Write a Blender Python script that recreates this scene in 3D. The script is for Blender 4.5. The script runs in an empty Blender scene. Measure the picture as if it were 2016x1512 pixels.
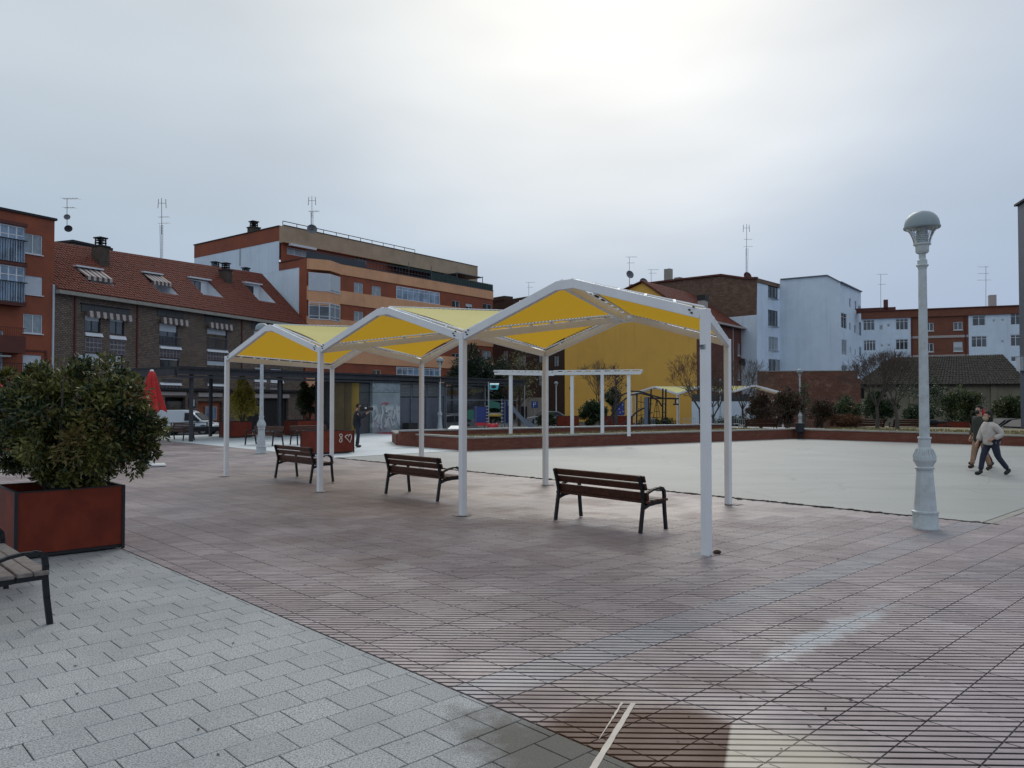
import bpy, math, random
import numpy as np
from mathutils import Vector, Matrix
random.seed(7); rng=np.random.default_rng(7)
scene=bpy.context.scene
COL=scene.collection
# ------------------------------------------------ camera, world, sun
H=1.85; FPX=1530.0; PITCH=math.atan(34/FPX)
cd=bpy.data.cameras.new('camera'); cam=bpy.data.objects.new('camera',cd); COL.objects.link(cam)
cam.location=(0,0,H); cam.rotation_euler=(math.pi/2+PITCH,0,0)
cd.sensor_width=36; cd.lens=36*FPX/2016; cd.clip_end=2000; cd.clip_start=.05
scene.camera=cam
scene.view_settings.view_transform='Standard'; scene.view_settings.look='None'
scene.view_settings.gamma=1; scene.view_settings.exposure=.08; scene.view_settings.use_curve_mapping=False
SUN_EL=math.radians(35); SUN_AZ=math.radians(8)      # ahead, a little to the right, behind thin cloud
sdir=Vector((math.sin(SUN_AZ)*math.cos(SUN_EL),math.cos(SUN_AZ)*math.cos(SUN_EL),math.sin(SUN_EL)))
world=bpy.data.worlds.new('World'); scene.world=world; world.use_nodes=True
def make_world():
    nt=world.node_tree; N=nt.nodes; L=nt.links; N.clear()
    out=N.new('ShaderNodeOutputWorld'); 
    tc=N.new('ShaderNodeTexCoord')
    sky=N.new('ShaderNodeTexSky'); sky.sky_type='NISHITA'; sky.sun_disc=False
    sky.sun_elevation=SUN_EL; sky.sun_rotation=SUN_AZ; sky.dust_density=4; sky.air_density=1.2
    sep=N.new('ShaderNodeSeparateXYZ'); L.new(tc.outputs['Generated'],sep.inputs[0])
    # the cloud sheet: colour by height over the horizon, clouds, and the veiled sun's glow
    ramp=N.new('ShaderNodeValToRGB'); L.new(sep.outputs[2],ramp.inputs[0])
    els=ramp.color_ramp.elements
    stops=[(0.0,(.40,.48,.58)),(.08,(.36,.46,.60)),(.19,(.44,.545,.655)),(.32,(.54,.62,.69)),(.5,(.63,.69,.72)),(1,(.64,.69,.72))]
    els[0].position=stops[0][0]; els[0].color=(*stops[0][1],1); els[1].position=1; els[1].color=(*stops[-1][1],1)
    for p,c in stops[1:-1]:
        e=els.new(p); e.color=(*c,1)
    dot=N.new('ShaderNodeVectorMath'); dot.operation='DOT_PRODUCT'; L.new(tc.outputs['Generated'],dot.inputs[0]); dot.inputs[1].default_value=sdir
    mp=N.new('ShaderNodeMapping'); mp.inputs['Scale'].default_value=(1,1,3.2); L.new(tc.outputs['Generated'],mp.inputs[0])
    nz=N.new('ShaderNodeTexNoise'); nz.inputs['Scale'].default_value=2.2; nz.inputs['Detail'].default_value=3; nz.inputs['Roughness'].default_value=.42
    L.new(mp.outputs[0],nz.inputs[0])
    wob=N.new('ShaderNodeMath'); wob.operation='MULTIPLY_ADD'; L.new(nz.outputs['Fac'],wob.inputs[0]); wob.inputs[1].default_value=.10; L.new(dot.outputs['Value'],wob.inputs[2])
    mr=N.new('ShaderNodeMapRange'); mr.interpolation_type='SMOOTHSTEP'; L.new(wob.outputs[0],mr.inputs['Value'])
    mr.inputs['From Min'].default_value=.92; mr.inputs['From Max'].default_value=1.10
    glow=N.new('ShaderNodeMix'); glow.data_type='RGBA'; L.new(mr.outputs[0],glow.inputs['Factor'])
    L.new(ramp.outputs[0],glow.inputs['A']); glow.inputs['B'].default_value=(.92,.94,.89,1)
    mr2=N.new('ShaderNodeMapRange'); L.new(nz.outputs['Fac'],mr2.inputs['Value']); mr2.inputs['From Min'].default_value=.3; mr2.inputs['From Max'].default_value=.7
    mr2.inputs['To Min'].default_value=.90; mr2.inputs['To Max'].default_value=1.07
    # whitish towards the left, bluer to the right as the cloud thins
    side=N.new('ShaderNodeMapRange'); L.new(sep.outputs[0],side.inputs['Value']); side.inputs['From Min'].default_value=-.5; side.inputs['From Max'].default_value=.6
    side.inputs['To Min'].default_value=0; side.inputs['To Max'].default_value=1
    tint=N.new('ShaderNodeMix'); tint.data_type='RGBA'; L.new(side.outputs[0],tint.inputs['Factor']); tint.inputs['A'].default_value=(1.0,.995,1.0,1); tint.inputs['B'].default_value=(.945,.965,1.045,1)
    mul=N.new('ShaderNodeMix'); mul.data_type='RGBA'; mul.blend_type='MULTIPLY'; mul.inputs['Factor'].default_value=1
    L.new(glow.outputs['Result'],mul.inputs['A']); L.new(tint.outputs['Result'],mul.inputs['B'])
    sc=N.new('ShaderNodeVectorMath'); sc.operation='SCALE'; L.new(mul.outputs['Result'],sc.inputs[0]); L.new(mr2.outputs[0],sc.inputs['Scale'])
    b1=N.new('ShaderNodeBackground'); L.new(sc.outputs[0],b1.inputs[0]); b1.inputs[1].default_value=1.0
    b2=N.new('ShaderNodeBackground'); L.new(sky.outputs[0],b2.inputs[0]); b2.inputs[1].default_value=.06
    mx=N.new('ShaderNodeMixShader'); mx.inputs[0].default_value=.10; L.new(b1.outputs[0],mx.inputs[1]); L.new(b2.outputs[0],mx.inputs[2])
    L.new(mx.outputs[0],out.inputs[0])
make_world()
sl=bpy.data.lights.new('sun','SUN'); sl.energy=.9; sl.angle=math.radians(24); sl.color=(1,.96,.9)
so=bpy.data.objects.new('sun',sl); COL.objects.link(so); so.rotation_euler=sdir.to_track_quat('Z','Y').to_euler()

# ------------------------------------------------ helpers
cp,sp=math.cos(PITCH),math.sin(PITCH)
def ray(px,py):
    a=(px-1008)/FPX; b=(756-py)/FPX
    return Vector((a,cp-b*sp,b*cp+sp))
def G(px,py,z=0):
    r=ray(px,py); t=(z-H)/r.z
    return Vector((r.x*t,r.y*t,z))
def AT(px,py,d):
    r=ray(px,py); t=d/r.y
    return Vector((r.x*t,d,H+r.z*t))
U=Vector((.689,-.725,0)).normalized(); W=Vector((-U.y,U.x,0))
Z=Vector((0,0,1))
ANG_U=math.atan2(U.y,U.x); ANG_W=math.atan2(W.y,W.x)
ORG={}
def link(o,parent=None):
    COL.objects.link(o)
    if parent is not None: o.parent=parent
    return o
def tag(o,label=None,cat=None,group=None,kind=None):
    if label: o['label']=label
    if cat: o['category']=cat
    if group: o['group']=group
    if kind: o['kind']=kind
    return o
def thing(name,label,cat,loc=(0,0,0),group=None):
    o=bpy.data.objects.new(name,None); o.empty_display_size=.3; link(o); o.location=loc; ORG[o.name]=Vector(loc)
    return tag(o,label,cat,group)
class MB:
    def __init__(s): s.v=[]; s.f=[]
    def add(s,vs,fs):
        b=len(s.v); s.v.extend([tuple(v) for v in vs]); s.f.extend([tuple(b+i for i in f) for f in fs]); return s
    def box(s,c,size,rz=0,M=None):
        hx,hy,hz=size[0]/2,size[1]/2,size[2]/2; R=M if M is not None else Matrix.Rotation(rz,3,'Z'); c=Vector(c)
        vs=[c+R@Vector((x,y,z)) for x in(-hx,hx) for y in(-hy,hy) for z in(-hz,hz)]
        return s.add(vs,[(0,1,3,2),(4,6,7,5),(0,4,5,1),(2,3,7,6),(0,2,6,4),(1,5,7,3)])
    def beam(s,p,q,w,h,up=Z):
        p=Vector(p);q=Vector(q);d=(q-p);l=d.length;d.normalize(); x=d.cross(up)
        if x.length<1e-4: x=d.cross(Vector((0,1,0)))
        x.normalize(); y=x.cross(d)
        return s.box((p+q)/2,(l,w,h),M=Matrix((d,x,y)).transposed())
    def quad(s,a,b,c,d): return s.add([a,b,c,d],[(0,1,2,3)])
    def tube(s,pts,r,n=8,caps=True):
        pts=[Vector(p) for p in pts]; m=len(pts); rs=r if isinstance(r,(list,tuple)) else [r]*m
        t0=(pts[1]-pts[0]).normalized(); ref=Vector((0,0,1)) if abs(t0.z)<.9 else Vector((1,0,0))
        x=t0.cross(ref).normalized(); vs=[]
        for i,p in enumerate(pts):
            t=(pts[min(i+1,m-1)]-pts[max(i-1,0)]).normalized(); x=(x-t*x.dot(t)).normalized(); y=t.cross(x)
            for k in range(n):
                a=2*math.pi*k/n; vs.append(p+(x*math.cos(a)+y*math.sin(a))*rs[i])
        fs=[(i*n+k,i*n+(k+1)%n,(i+1)*n+(k+1)%n,(i+1)*n+k) for i in range(m-1) for k in range(n)]
        if caps: fs+= [tuple(range(n-1,-1,-1)),tuple((m-1)*n+k for k in range(n))]
        return s.add(vs,fs)
    def lathe(s,prof,c=(0,0,0),n=24,flute=None):
        c=Vector(c); vs=[]
        for r,z in prof:
            for k in range(n):
                a=2*math.pi*k/n; vs.append(c+Vector((r*math.cos(a),r*math.sin(a),z)))
        m=len(prof); fs=[(i*n+k,i*n+(k+1)%n,(i+1)*n+(k+1)%n,(i+1)*n+k) for i in range(m-1) for k in range(n)]
        fs+=[tuple(range(n-1,-1,-1)),tuple((m-1)*n+k for k in range(n))]
        return s.add(vs,fs)
    def prism(s,poly,off):
        """poly: coplanar points; extruded by off"""
        poly=[Vector(p) for p in poly]; off=Vector(off); n=len(poly)
        vs=poly+[p+off for p in poly]
        return s.add(vs,[tuple(range(n)),tuple(range(2*n-1,n-1,-1))]+[(i,i+n,(i+1)%n+n,(i+1)%n) for i in range(n)])
    def ball(s,c,r,n=10,m=7,sc=(1,1,1)):
        c=Vector(c); prof=[(math.sin(math.pi*i/m),-math.cos(math.pi*i/m)) for i in range(1,m)]
        vs=[c+Vector((0,0,-r*sc[2]))]
        for pr,pz in prof:
            for k in range(n):
                a=2*math.pi*k/n; vs.append(c+Vector((r*sc[0]*pr*math.cos(a),r*sc[1]*pr*math.sin(a),r*sc[2]*pz)))
        vs.append(c+Vector((0,0,r*sc[2]))); q=len(prof); fs=[]
        for k in range(n): fs.append((0,1+(k+1)%n,1+k)); fs.append((1+(q-1)*n+k,1+(q-1)*n+(k+1)%n,1+q*n))
        fs+=[(1+i*n+k,1+i*n+(k+1)%n,1+(i+1)*n+(k+1)%n,1+(i+1)*n+k) for i in range(q-1) for k in range(n)]
        return s.add(vs,fs)
    def build(s,name,mat,parent=None,label=None,kind=None,smooth=False,fix=True):
        if not s.v: return None
        org=ORG.get(parent.name,Vector((0,0,0))) if parent is not None else Vector((0,0,0))
        me=bpy.data.meshes.new(name); me.from_pydata([(x-org.x,y-org.y,z-org.z) for x,y,z in s.v],[],s.f)
        me.materials.append(mat)
        if fix:
            import bmesh
            bm=bmesh.new(); bm.from_mesh(me); bmesh.ops.recalc_face_normals(bm,faces=bm.faces); bm.to_mesh(me); bm.free()
        if smooth:
            me.polygons.foreach_set('use_smooth',[True]*len(me.polygons)); me.set_sharp_from_angle(angle=math.radians(40))
        me.update()
        o=bpy.data.objects.new(name,me); link(o,parent); ORG[o.name]=org
        if label: o['label']=label
        if kind: o['kind']=kind
        return o
def bevel(o,w,seg=1):
    m=o.modifiers.new('bevel','BEVEL'); m.width=w; m.segments=seg; m.limit_method='ANGLE'; return o
def kids(o): return [c for c in bpy.data.objects if c.parent==o]
def dup(o,loc=None,rz=None,label=None,parent=None,_ch=None):
    if _ch is None:
        _ch={}
        for c in bpy.data.objects:
            if c.parent: _ch.setdefault(c.parent.name,[]).append(c)
    c=o.copy(); COL.objects.link(c)
    if parent is not None: c.parent=parent
    if loc is not None: c.location=loc
    if rz is not None: c.rotation_euler=(0,0,rz)
    if label: c['label']=label
    for k in _ch.get(o.name,[]): dup(k,parent=c,_ch=_ch)
    return c
# ------------------------------------------------ materials
def newmat(name):
    m=bpy.data.materials.new(name); m.use_nodes=True; nt=m.node_tree; b=nt.nodes['Principled BSDF']; return m,nt,b
def nd(nt,t,**k):
    n=nt.nodes.new('ShaderNode'+t)
    for a,b in k.items(): setattr(n,a,b)
    return n
def pos(nt):
    return nd(nt,'NewGeometry').outputs['Position']
def noise(nt,vec,scale,detail=4,rough=.55,dist=0):
    n=nd(nt,'TexNoise'); n.inputs['Scale'].default_value=scale; n.inputs['Detail'].default_value=detail; n.inputs['Roughness'].default_value=rough; n.inputs['Distortion'].default_value=dist
    if vec is not None: nt.links.new(vec,n.inputs['Vector'])
    return n.outputs['Fac']
def mrange(nt,v,a,b,c=0,d=1,smooth=False):
    n=nd(nt,'MapRange'); nt.links.new(v,n.inputs['Value'])
    if smooth: n.interpolation_type='SMOOTHSTEP'
    for k,x in zip(('From Min','From Max','To Min','To Max'),(a,b,c,d)): n.inputs[k].default_value=x
    return n.outputs[0]
def mixc(nt,f,a,b,blend='MIX'):
    n=nd(nt,'Mix',data_type='RGBA',blend_type=blend)
    for key,x in (('Factor',f),('A',a),('B',b)):
        if isinstance(x,(int,float)): n.inputs[key].default_value=x
        elif isinstance(x,(tuple,list)): n.inputs[key].default_value=(*x[:3],1)
        else: nt.links.new(x,n.inputs[key])
    return n.outputs['Result']
def mth(nt,op,a,b=None,c=None):
    n=nd(nt,'Math',operation=op)
    for i,x in enumerate((a,b,c)):
        if x is None: continue
        if isinstance(x,(int,float)): n.inputs[i].default_value=x
        else: nt.links.new(x,n.inputs[i])
    return n.outputs[0]
def dotv(nt,v,d):
    n=nd(nt,'VectorMath',operation='DOT_PRODUCT'); nt.links.new(v,n.inputs[0]); n.inputs[1].default_value=tuple(d); return n.outputs['Value']
def bump(nt,b,h,strength=.3,dist=.01):
    n=nd(nt,'Bump'); n.inputs['Strength'].default_value=strength; n.inputs['Distance'].default_value=dist; nt.links.new(h,n.inputs['Height']); nt.links.new(n.outputs[0],b.inputs['Normal'])
def mat(name,col,rough=.6,var=.18,scale=3,metal=0,bmp=.15,bscale=60,dirt=None,dirt_scale=1.2,spec=.5,objspace=False,streak=0):
    m,nt,b=newmat(name); P=nd(nt,'TexCoord').outputs['Object'] if objspace else pos(nt)
    n1=noise(nt,P,scale,5,.6); lo=tuple(c*(1-var) for c in col); hi=tuple(min(1,c*(1+var)) for c in col)
    c=mixc(nt,mrange(nt,n1,.3,.7),lo,hi)
    if dirt:
        n2=noise(nt,P,dirt_scale,6,.65); c=mixc(nt,mrange(nt,n2,.5,.75,0,.8),c,dirt)
    if streak:
        mp=nd(nt,'Mapping'); mp.inputs['Scale'].default_value=(1.1,1.1,.06); nt.links.new(P,mp.inputs[0])
        c=mixc(nt,mrange(nt,noise(nt,mp.outputs[0],1.6,6,.7),.50,.72,0,streak),c,tuple(x*.62 for x in col))
        c=mixc(nt,mrange(nt,noise(nt,P,.22,7,.7),.50,.62,0,streak*.7),c,tuple(min(1,x*1.12) for x in col))
    nt.links.new(c,b.inputs['Base Color']); b.inputs['Roughness'].default_value=rough; b.inputs['Metallic'].default_value=metal; b.inputs['Specular IOR Level'].default_value=spec
    if bmp: bump(nt,b,noise(nt,P,bscale,3),bmp,.005)
    return m
def brickmat(name,e,c1,c2,mortar,bw=.25,bh=.065,ms=.012,rough=.85,patch=None,patch_amt=.6,offz=0):
    m,nt,b=newmat(name); P=pos(nt)
    s=dotv(nt,P,e); sep=nd(nt,'SeparateXYZ'); nt.links.new(P,sep.inputs[0])
    cb=nd(nt,'CombineXYZ'); nt.links.new(s,cb.inputs[0]); nt.links.new(sep.outputs[2],cb.inputs[1])
    t=nd(nt,'TexBrick'); nt.links.new(cb.outputs[0],t.inputs['Vector'])
    t.inputs['Color1'].default_value=(*c1,1); t.inputs['Color2'].default_value=(*c2,1); t.inputs['Mortar'].default_value=(*mortar,1)
    t.inputs['Scale'].default_value=1; t.inputs['Mortar Size'].default_value=ms; t.inputs['Brick Width'].default_value=bw; t.inputs['Row Height'].default_value=bh
    n1=noise(nt,P,.8,6,.65); c=mixc(nt,mrange(nt,n1,.3,.75,0,.5),t.outputs['Color'],tuple(x*.55 for x in c1))
    if patch: c=mixc(nt,mrange(nt,noise(nt,P,1.7,7,.7),.52,.66,0,patch_amt),c,patch)
    nt.links.new(c,b.inputs['Base Color']); b.inputs['Roughness'].default_value=rough
    bump(nt,b,t.outputs['Fac'],-.4,.01)
    return m
def leafmat(name,green,tip,red=None,pt=.45,pr=.3,scale=4,sss=.25):
    m,nt,b=newmat(name); P=nd(nt,'TexCoord').outputs['Object']
    rnd=nd(nt,'NewGeometry').outputs['Random Per Island']
    n=noise(nt,P,scale,2); k=mth(nt,'ADD',mth(nt,'MULTIPLY',rnd,.35),n)
    c=mixc(nt,mrange(nt,k,1.0-pt,1.15-pt),green,tip)
    if red: 
        n2=noise(nt,P,scale*1.3,2); v=nd(nt,'Mapping'); v.inputs['Location'].default_value=(7,3,1); nt.links.new(P,v.inputs[0]); n2=noise(nt,v.outputs[0],scale*1.2,2)
        k2=mth(nt,'ADD',mth(nt,'MULTIPLY',rnd,.3),n2); c=mixc(nt,mrange(nt,k2,1.0-pr,1.12-pr),c,red)
    c=mixc(nt,mrange(nt,rnd,0,1,0,.5),c,tuple(x*.35 for x in green))
    nt.links.new(c,b.inputs['Base Color']); b.inputs['Roughness'].default_value=.42
    tr=nd(nt,'BsdfTranslucent'); nt.links.new(c,tr.inputs[0]); mx=nd(nt,'MixShader'); mx.inputs[0].default_value=sss
    nt.links.new(b.outputs[0],mx.inputs[1]); nt.links.new(tr.outputs[0],mx.inputs[2]); nt.links.new(mx.outputs[0],nt.nodes['Material Output'].inputs[0])
    return m
M={}
M['white_paint']=mat('white_paint',(.72,.74,.77),.38,.05,2,bmp=.03)
M['white_metal']=mat('white_metal',(.70,.72,.74),.42,.10,5,bmp=.05,dirt=(.45,.45,.42),dirt_scale=6)
M['lamp_paint']=mat('lamp_paint',(.47,.53,.56),.5,.10,6,bmp=.15,dirt=(.34,.36,.36),dirt_scale=7)
M['lamp_dome']=mat('lamp_dome',(.24,.30,.33),.45,.06,3,bmp=.02)
M['black_iron']=mat('black_iron',(.012,.013,.016),.5,.3,20,bmp=.3,bscale=200,spec=.3)
M['dark_steel']=mat('dark_steel',(.022,.023,.028),.6,.25,4,bmp=.05,spec=.25)
M['canopy_steel']=mat('canopy_steel',(.040,.042,.050),.6,.2,4,bmp=.05,spec=.25)
M['grey_steel']=mat('grey_steel',(.12,.13,.15),.5,.2,4,bmp=.05)
M['rail_steel']=mat('rail_steel',(.3,.32,.34),.45,.1,4,bmp=.0)
M['wood']=mat('bench_wood',(.06,.022,.012),.42,.45,14,bmp=.2,bscale=90,dirt=(.035,.015,.01),dirt_scale=9,spec=.25)
M['old_wood']=mat('weathered_wood',(.17,.145,.135),.75,.3,18,bmp=.4,bscale=80,dirt=(.1,.07,.05),dirt_scale=11)
M['corten']=mat('red_panel',(.16,.026,.012),.62,.22,2.5,bmp=.1,bscale=30,dirt=(.085,.013,.008),dirt_scale=2,spec=.2)
M['soil']=mat('soil',(.03,.022,.016),.95,.4,20,bmp=.8,bscale=50)
M['bark']=mat('bark',(.07,.06,.055),.9,.3,20,bmp=.6,bscale=60)
M['twig']=mat('twig',(.085,.065,.055),.9,.3,10,bmp=0)
M['twig_orange_lit']=mat('twig_orange_lit',(.13,.07,.045),.9,.3,10,bmp=0)  # twigs caught in orange light, the glow put into their colour
M['red_cloth']=mat('red_cloth',(.42,.012,.012),.7,.15,6,bmp=.2,bscale=30)
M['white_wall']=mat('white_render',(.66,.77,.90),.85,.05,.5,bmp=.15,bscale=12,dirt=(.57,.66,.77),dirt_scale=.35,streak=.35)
M['orange_wall']=mat('orange_brick_wall',(.27,.075,.038),.85,.10,1,bmp=.15,bscale=15,dirt=(.15,.05,.035),dirt_scale=.4)
M['peach']=mat('peach_render',(.68,.36,.20),.85,.08,.6,bmp=.1,bscale=12,dirt=(.48,.26,.16),dirt_scale=.5,streak=.35)
M['beige_fascia']=mat('beige_fascia',(.40,.30,.21),.9,.12,.7,bmp=.1,dirt=(.30,.21,.15),dirt_scale=.5)
M['yellow_wall']=mat('yellow_render',(.74,.43,.09),.85,.05,.4,bmp=.15,bscale=10,dirt=(.62,.36,.08),dirt_scale=.25,streak=.3)
M['beige_wall']=mat('beige_render',(.20,.18,.13),.9,.15,.6,bmp=.2,dirt=(.10,.085,.065),dirt_scale=.6,streak=.8)
M['dark_red']=mat('dark_red_trim',(.10,.025,.018),.7,.2,2)
M['roof_tile']=mat('roof_tile',(.140,.034,.019),.8,.6,5.5,bmp=.2,bscale=30,dirt=(.11,.032,.022),dirt_scale=1.2)
M['old_tile']=mat('old_roof_tile',(.026,.022,.017),.9,.5,3,bmp=.3,bscale=30,dirt=(.075,.065,.045),dirt_scale=2.5)
M['ceramic']=mat('glass_block',(.075,.065,.085),.35,.5,5,bmp=0)
M['joint_pale']=mat('pale_joint',(.28,.26,.26),.8,.1,3,bmp=0)
M['stripe']=mat('awning_white',(.40,.36,.35),.8,.15,6,bmp=0)
M['awning_dark']=mat('awning_brown',(.07,.05,.045),.8,.2,6,bmp=0)
M['frame_dark']=mat('dark_window_frame',(.02,.028,.04),.4,.1,3,bmp=0)
M['frame_white']=mat('white_window_frame',(.62,.65,.70),.4,.06,3,bmp=0)
M['shutter']=mat('white_shutter',(.50,.55,.62),.6,.06,3,bmp=0)
M['shutter_grey']=mat('grey_shutter',(.30,.34,.36),.6,.08,3,bmp=0)
M['curtain']=mat('curtained_pane',(.26,.31,.35),.15,.25,2.5,bmp=0)
def glassmat(name,c,r=.06):
    m,nt,b=newmat(name); P=pos(nt); n=noise(nt,P,.9,3); cc=mixc(nt,mrange(nt,n,.4,.62),c,tuple(x*2.4 for x in c))
    nt.links.new(cc,b.inputs['Base Color']); b.inputs['Roughness'].default_value=r; b.inputs['Specular IOR Level'].default_value=.9; return m
M['car_glass']=mat('car_glass',(.03,.035,.04),.6,.1,1,bmp=0,spec=.15)
M['glass']=glassmat('window_glass',(.03,.037,.045))
M['glass_blue']=glassmat('sky_glass',(.10,.15,.22))
M['green_cloth']=mat('green_awning',(.015,.05,.04),.7,.2,3)
M['chimney']=mat('chimney_render',(.07,.055,.045),.9,.3,3)
M['rubber']=mat('rubber',(.012,.012,.013),.7,.2,5)
M['van_paint']=mat('van_paint',(.62,.68,.74),.25,.04,1,bmp=0)
M['dark_car_paint']=mat('dark_car_paint',(.02,.022,.026),.6,.2,1,bmp=0,spec=.12)
M['silver_paint']=mat('silver_paint',(.20,.21,.23),.6,.1,1,bmp=0,spec=.15)
M['blue_plastic']=mat('blue_plastic',(.012,.028,.16),.4,.1,3,bmp=0)
M['green_plastic']=mat('green_plastic',(.012,.11,.08),.4,.1,3,bmp=0)
M['cyan_plastic']=mat('cyan_plastic',(.08,.42,.5),.4,.1,3,bmp=0)
M['slide']=mat('slide_blue_grey',(.11,.14,.19),.35,.1,3,bmp=0)
M['red_plastic']=mat('red_plastic',(.45,.02,.03),.4,.1,3,bmp=0)
M['yellow_plastic']=mat('yellow_plastic',(.35,.22,.02),.5,.1,3,bmp=0)
M['rope']=mat('rope',(.05,.035,.03),.9,.1,3,bmp=0)
M['kiosk_yellow']=mat('kiosk_yellow',(.27,.17,.02),.6,.2,1.5,dirt=(.15,.10,.03),dirt_scale=3)
M['kiosk_grey']=mat('kiosk_grey',(.05,.055,.06),.6,.15,2)
M['kiosk_panel']=mat('kiosk_panel_bluegrey',(.09,.10,.13),.5,.12,2)
M['sand']=mat('sand_bed',(.24,.20,.12),.95,.25,3,bmp=.5,bscale=30,dirt=(.12,.12,.05),dirt_scale=1.5)
M['coping']=mat('stone_coping',(.30,.29,.26),.85,.15,3)
M['asphalt']=mat('asphalt',(.05,.05,.052),.9,.15,4)
M['sign_blue']=mat('sign_blue',(.01,.04,.2),.5,.05,3,bmp=0)
M['plate']=mat('sticker_plate',(.30,.34,.38),.5,.05,3,bmp=0)
M['ink']=mat('black_ink',(.01,.01,.012),.6,.05,3,bmp=0)
M['chalk']=mat('chalk_white',(.62,.55,.48),.8,.08,10,bmp=0)
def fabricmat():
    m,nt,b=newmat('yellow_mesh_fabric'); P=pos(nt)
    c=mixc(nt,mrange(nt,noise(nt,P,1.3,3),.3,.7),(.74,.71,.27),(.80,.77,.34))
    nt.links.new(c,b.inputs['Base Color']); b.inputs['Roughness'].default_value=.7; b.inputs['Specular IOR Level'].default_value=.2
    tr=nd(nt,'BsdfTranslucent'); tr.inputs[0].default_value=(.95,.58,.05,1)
    # lit and shaded sides painted in: pale lemon on top, mustard underneath
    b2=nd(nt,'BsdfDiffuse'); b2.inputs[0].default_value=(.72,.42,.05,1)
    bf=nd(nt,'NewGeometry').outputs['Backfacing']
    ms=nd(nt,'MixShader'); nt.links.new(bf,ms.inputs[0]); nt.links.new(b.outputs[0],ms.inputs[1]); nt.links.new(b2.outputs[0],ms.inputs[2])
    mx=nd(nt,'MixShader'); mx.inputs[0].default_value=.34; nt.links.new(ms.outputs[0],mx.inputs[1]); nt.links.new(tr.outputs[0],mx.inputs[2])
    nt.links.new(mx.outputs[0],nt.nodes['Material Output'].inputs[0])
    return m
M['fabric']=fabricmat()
# ------------------------------------------------ ground
TS=.385; TV=G(1626,1322).xy.to_3d(); C0=G(250,1085).dot(W); C1=13.4; U1=-3.70; U2=-22.5
PITCHG=TS*math.sqrt(2)/8; HD=(W-U).normalized(); GD=(W+U).normalized()
def ellipse_mask(nt,P,c,ax,rx,ry,wob=.25,soft=.5,ns=3.0):
    ay=Vector((-ax.y,ax.x,0)); x=mth(nt,'DIVIDE',mth(nt,'SUBTRACT',dotv(nt,P,ax),c.dot(ax)),rx); y=mth(nt,'DIVIDE',mth(nt,'SUBTRACT',dotv(nt,P,ay),c.dot(ay)),ry)
    r=mth(nt,'SQRT',mth(nt,'ADD',mth(nt,'MULTIPLY',x,x),mth(nt,'MULTIPLY',y,y)))
    r=mth(nt,'ADD',r,mth(nt,'MULTIPLY',mth(nt,'SUBTRACT',noise(nt,P,ns,5,.6),.5),wob*4))
    return mrange(nt,r,1-soft,1+soft,1,0,True)
def line_side(nt,P,a,b,w=.01):
    d=(b-a).normalized(); n=Vector((d.y,-d.x,0)); return mrange(nt,mth(nt,'SUBTRACT',dotv(nt,P,n),a.dot(n)),-w,w)
SA,SB=G(1428,1512),G(1440,1425)
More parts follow.
